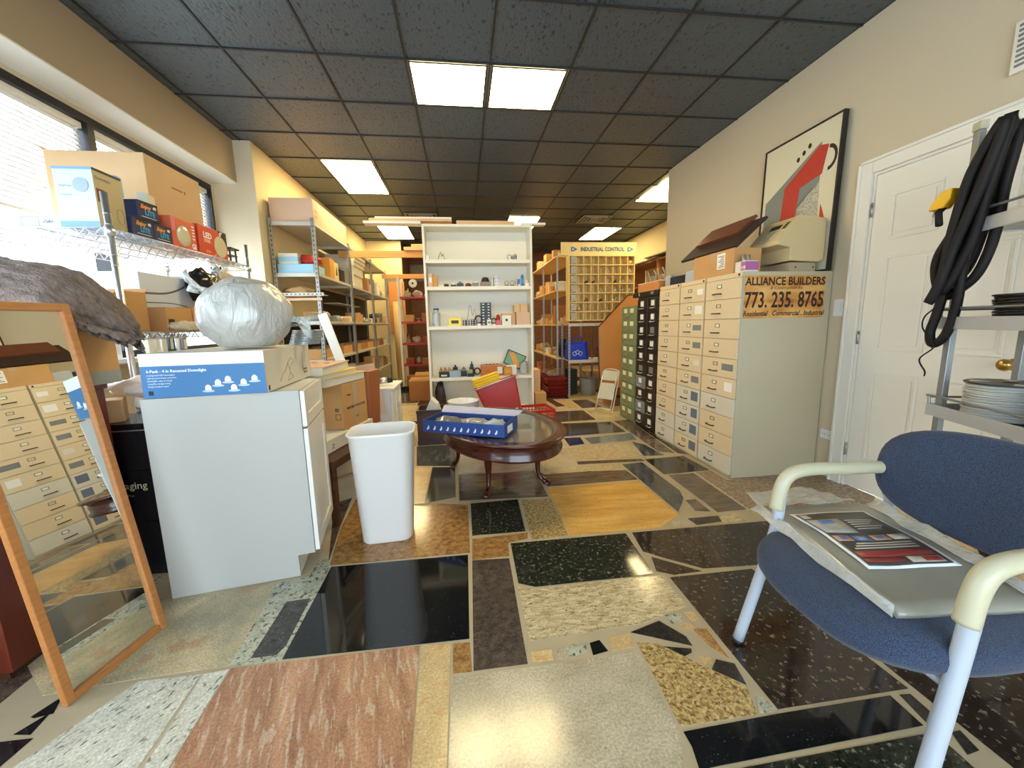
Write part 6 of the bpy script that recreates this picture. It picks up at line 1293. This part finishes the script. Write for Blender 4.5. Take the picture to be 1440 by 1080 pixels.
for (r_,c,kd) in ((5,4,'w'),(4,1,'d'),(4,2,'d'),(4,4,'w'),(4,5,'d'),(3,0,'w'),(3,3,'w'),(3,5,'g'),(3,6,'g'),(2,1,'b'),(2,3,'d'),(2,5,'g'),(2,6,'w'),(1,0,'t'),(4,6,'w'),(4,7,'w'),(5,7,'w'),(6,7,'t'),(2,7,'w'),(3,7,'w')):
    x=1.73+lc+(Wc-lc)*(c+.5)/8; z=1.235+Hg*r_/7+.0125+.0008
    m={'w':paper,'d':blackm,'g':plasticc,'b':mat('rust_card',(150,66,40),.7),'t':mat('amber_bag',(196,160,110),.3)}[kd]
    col=('first','second','third','fourth','fifth','sixth','seventh','eighth')[c]; row=('bottom','second from bottom','third from bottom','middle','third from top','second from top','top')[r_]
    if kd=='g' or kd=='t': blob('pouch','small %s pouch in the %s row, %s pigeonhole of the parts cabinet'%('clear' if kd=='g' else 'tan',row,col),(x,6.38,z),(.09,.10,.07),m,'pouch',seed=c+r_,sub=2,amp=.4)
    else:
        b=MB(); b.tube([(-.03,0,.006),(.0,.0,.03 if kd=='d' else .07),(.03,.0,.01)],.008,seg=6); b.tube([(-.01,.02,.005),(.03,.03,.05)],.007,seg=6); simple('small_part',b,m,'small %s part in the %s row, %s pigeonhole of the parts cabinet'%({'w':'white','d':'black','b':'rust red'}[kd],row,col),'part',(x,6.37,z))
# steel stand beneath
t=thing('steel_shelving','grey slotted steel shelving under the cream parts cabinet','shelving',(1.69,6.14,0))
for (x,y) in ((0,0),(.53,0),(1.14,0),(0,.45),(.53,.45),(1.14,.45)):
    b=MB(); b.box(x-.016,x+.016,y-.002,y+.002,0,1.19,0); b.box(x-.002,x+.002,y+.0021,y+.03,0,1.19,0)
    for k in range(22): b.box(x-.005,x+.005,y-.0028,y-.0021,.06+k*.05,.082+k*.05,1)
    b.build('upright',[steel,black],t)
for z in (1.19,.60): b=MB(); b.box(-.016,1.156,-.004,.48,z,z+.004); b.box(-.016,1.156,-.008,-.0041,z-.04,z+.004); b.build('shelf',steelp,t)
# blue bag etc
t=thing('blue_tote_bag','bright blue nylon tote bag with white emblem on the steel shelf under the parts cabinet','bag',(1.87,6.36,.6055)); 
bm=bmesh.new(); bmesh.ops.create_cube(bm,size=1); bmesh.ops.subdivide_edges(bm,edges=bm.edges[:],cuts=5,use_grid_fill=True)
for v in bm.verts:
    c=v.co.copy(); s=1+.10*noise.noise(c*4); v.co=Vector((c.x*.36*s*(1-.1*(c.z+.5)),c.y*.2*s*(1-.3*(c.z+.5)),(c.z+.5)*.29))
m_=MB(); m_.bm.free(); m_.bm=bm; m_.build('body',skyb,t,smooth=True)
b=MB(); 
for q in range(3): b.tube([(-.06+.05*q+.03*cos(a),-.108,.10+.02*(q%2)+.03*sin(a)) for a in [2*pi*k/12 for k in range(12)]],.004,closed=True,seg=5)
b.build('emblem',wh,t)
b=MB(); b.tube(bez([(-.1,-.05,.28),(-.08,-.07,.36),(.05,-.07,.37),(.08,-.05,.28)],6),.008,seg=6); b.build('handle',skyb,t)
blob('dark_bag','dark red crumpled bag right of the blue tote bag',(2.34,6.38,.606),(.22,.2,.28),dred,'bag',seed=31); blob('black_bag','black crumpled bag at the near end of the fourth tan shelf',(1.76,6.84,.606),(.2,.2,.34),black,'bag',seed=32)
for k in range(5):
    t=thing('stacking_tray','dark red stacking tray on the floor under the steel shelf, %s'%('lowest of five','second from bottom','middle of five','second from top','topmost of five')[k],'tray',(1.50+.01*(k%2),6.40,.003+k*.062),rad(4*(k%2)),'dark red trays stacked on the floor'); b=MB(); loft(b,[ring(.15,.19,.02,0,3),ring(.17,.21,.02,.055,3),ring(.175,.215,.02,.056,3),ring(.175,.215,.02,.06,3),ring(.16,.20,.02,.06,3),ring(.145,.185,.02,.006,3)],smooth=False,capt=True); b.build('shell',dred,t)
for k in range(3):
    t=thing('stacking_tray','dark red tray farther down the right aisle beyond the first stack, %s'%('lowest of three','middle of three','topmost of three')[k],'tray',(1.36,7.2,.003+k*.09),0,'far dark red trays'); b=MB(); loft(b,[ring(.15,.19,.02,0,3),ring(.17,.21,.02,.08,3),ring(.175,.215,.02,.081,3),ring(.175,.215,.02,.088,3),ring(.16,.20,.02,.088,3),ring(.145,.185,.02,.006,3)],smooth=False,capt=True); b.build('shell',dred,t)
b=MB(); pr=[(0,0),(.12,0),(.14,.26),(.145,.265),(.145,.28),(.135,.28),(.13,.265),(.11,.01),(0,.01)]; b.lathe(pr,seg=28); simple('grey_bucket',b,mat('grey_bucket_plastic',(130,134,134),.4),'grey bucket on the floor under the steel shelf','bucket',(2.08,6.35,0.001))
carton('food_carton','tan carton with red stripe on the floor under the steel shelf',(2.3,6.85,.001),(.3,.2,.34),0,card2); carton('black_carton','black carton beneath the steel shelf beside the grey bucket',(1.84,6.56,.001),(.16,.2,.42),0,black,tp=False)
# octagonal board, chest, folding chair
b=MB(); pts=[(2.16,1.12),(2.70,1.62),(3.0,1.62),(3.0,.0),(2.5,.0),(2.18,.36)]
t=thing('tabletop_board','orange wood table top with clipped corners and dark edge, leaning behind the green cabinet','board',(2.05,5.72,0.001)); t.rotation_euler=(rad(-4),0,0)
P2=[(0,1.13),(.47,1.60),(.82,1.60),(.82,0),(.30,0),(.01,.36)]
b=MB(); b.prism([(x,0,z) for x,z in P2],(0,.02,0)); b.build('top_face',mat('orange_veneer',(200,138,76),.5,var=.05,vs=2),t)
b=MB(); P3=[Vector((x,.01,z)) for x,z in P2]; b.tube(P3,.013,closed=True,seg=6,smooth=False); b.build('edge_band',woodd,t)
b=MB(); b.box(0,.34,0,.3,0,.25); b.box(-.005,.345,-.005,.305,.2501,.275); b.box(.1,.24,-.008,-.0001,.12,.16,1); simple('wooden_chest',b,[mat('chest_wood',(150,92,54),.5,var=.1,vs=4),woodd],'small brown wooden chest on the floor beside the green cabinet','chest',(2.07,5.34,0))
t=thing('folding_chair','beige metal folding chair, folded and leaning against the green cabinet','chair',(1.98,4.98,0),rad(-25)); fc=mat('beige_chair_metal',(200,190,160),.45)
t.rotation_euler=(rad(0),rad(18),rad(35)); t.scale=(.66,.66,.66); t.location=(1.86,5.02,0)
b=MB(); b.tube(bez([(-.0,-.20,0.012),(.0,-.20,.70),(.0,-.15,.88),(.0,.15,.88),(.0,.20,.70),(.0,.20,.012)],8),.012,seg=8); b.build('back_frame',fc,t)
b=MB(); b.tube([(-.05,-.18,.012),(-.03,-.17,.75)],.011,seg=8); b.tube([(-.05,.18,.012),(-.03,.17,.75)],.011,seg=8); b.tube([(-.05,-.18,.06),(-.05,.18,.06)],.010,seg=8); b.build('rear_frame',chrome,t)
b=MB(); b.rprism(-.008,.006,-.19,.19,.66,.87,.003); b.build('backrest',fc,t,bev=.003); b=MB(); b.rprism(-.055,-.03,-.17,.17,.26,.60,.01); b.build('seat',fc,t,bev=.004)
# right mid shelving, facing the aisle
t=thing('wood_shelving','tan shelving unit crammed with orange and brown cartons, right of the bookcase','shelving',(1.62,6.70,0))
b_m=mat('tan_shelf_board',(214,180,124),.6)
for (x,y) in ((0,0),(0,1.15),(0,2.3),(.42,0),(.42,2.3)): b=MB(); b.box(x-.0,x+.03,y,y+.03,0,2.36); b.build('post',steel,t)
for z in (2.30,1.74,1.16,.58,.1): b=MB(); b.box(-.012,.46,-.01,2.34,z,z+.025); b.build('shelf',b_m,t)
for i,(z,sd,hm) in enumerate(((2.326,51,.26),(1.766,52,.30),(1.186,53,.34),(.606,54,.30),(.126,55,.3))):
    junk('the %s tan shelf'%('top','second','third','fourth','lowest')[i],2.04,1.655,6.75+.25*(i==3),8.95,z,sd,hm,hue='warm',step=.19)
b=MB(); b.box(0,.15,0,.30,0,.52); b.box(.03,.12,-.001,-.0001,.1,.4,1); simple('tall_carton',b,[card2,card2],'tall narrow tan carton on the floor right of the bookcase','box',(.985,5.75,0),bev=.003)
carton('brown_carton','low brown carton on the floor right of the bookcase',(1.10,5.66,0) if 0 else (1.08,5.55,0),(.16,.22,.22),0,card)
# far right wall shelf
t=thing('wall_shelving','brown wooden wall shelving with pale boards at the far right','shelving',(3.52,5.6,0))
for y in (0,1.3,2.6): b=MB(); b.box(0,.40,y,y+.03,0,2.28); b.build('upright',card3,t)
for z in (2.28,1.86,1.46,1.0,.5): b=MB(); b.box(-.01,.42,-.02,2.66,z,z+.03); b.build('shelf',mat('shelf_brown',(150,104,64),.6),t)
for i,(z,sd) in enumerate(((1.891,61),(1.491,62))): junk('the %s brown wall shelf'%('second','third','fourth')[i],3.92,3.54,5.66,6.86,z,sd,.26,hue='mix',step=.22)
for i,(y,dx,zz) in enumerate(((7.35,0,2.312),(6.95,.03,2.334),(6.5,0,2.356),(6.2,.03,2.378))):
    b=MB(); b.box(-.06,.34,0,.75,0,.02); simple('pale_board',b,[(mat('grey_board',(130,122,104),.6),cardw)[i%2]],'pale board lying on top of the far right wall shelving, %s'%('lowest','second from bottom','second from top','topmost')[i],'board',(3.52+dx,y,zz),rad((4,-3,2,-4)[i]))
# tall back closures
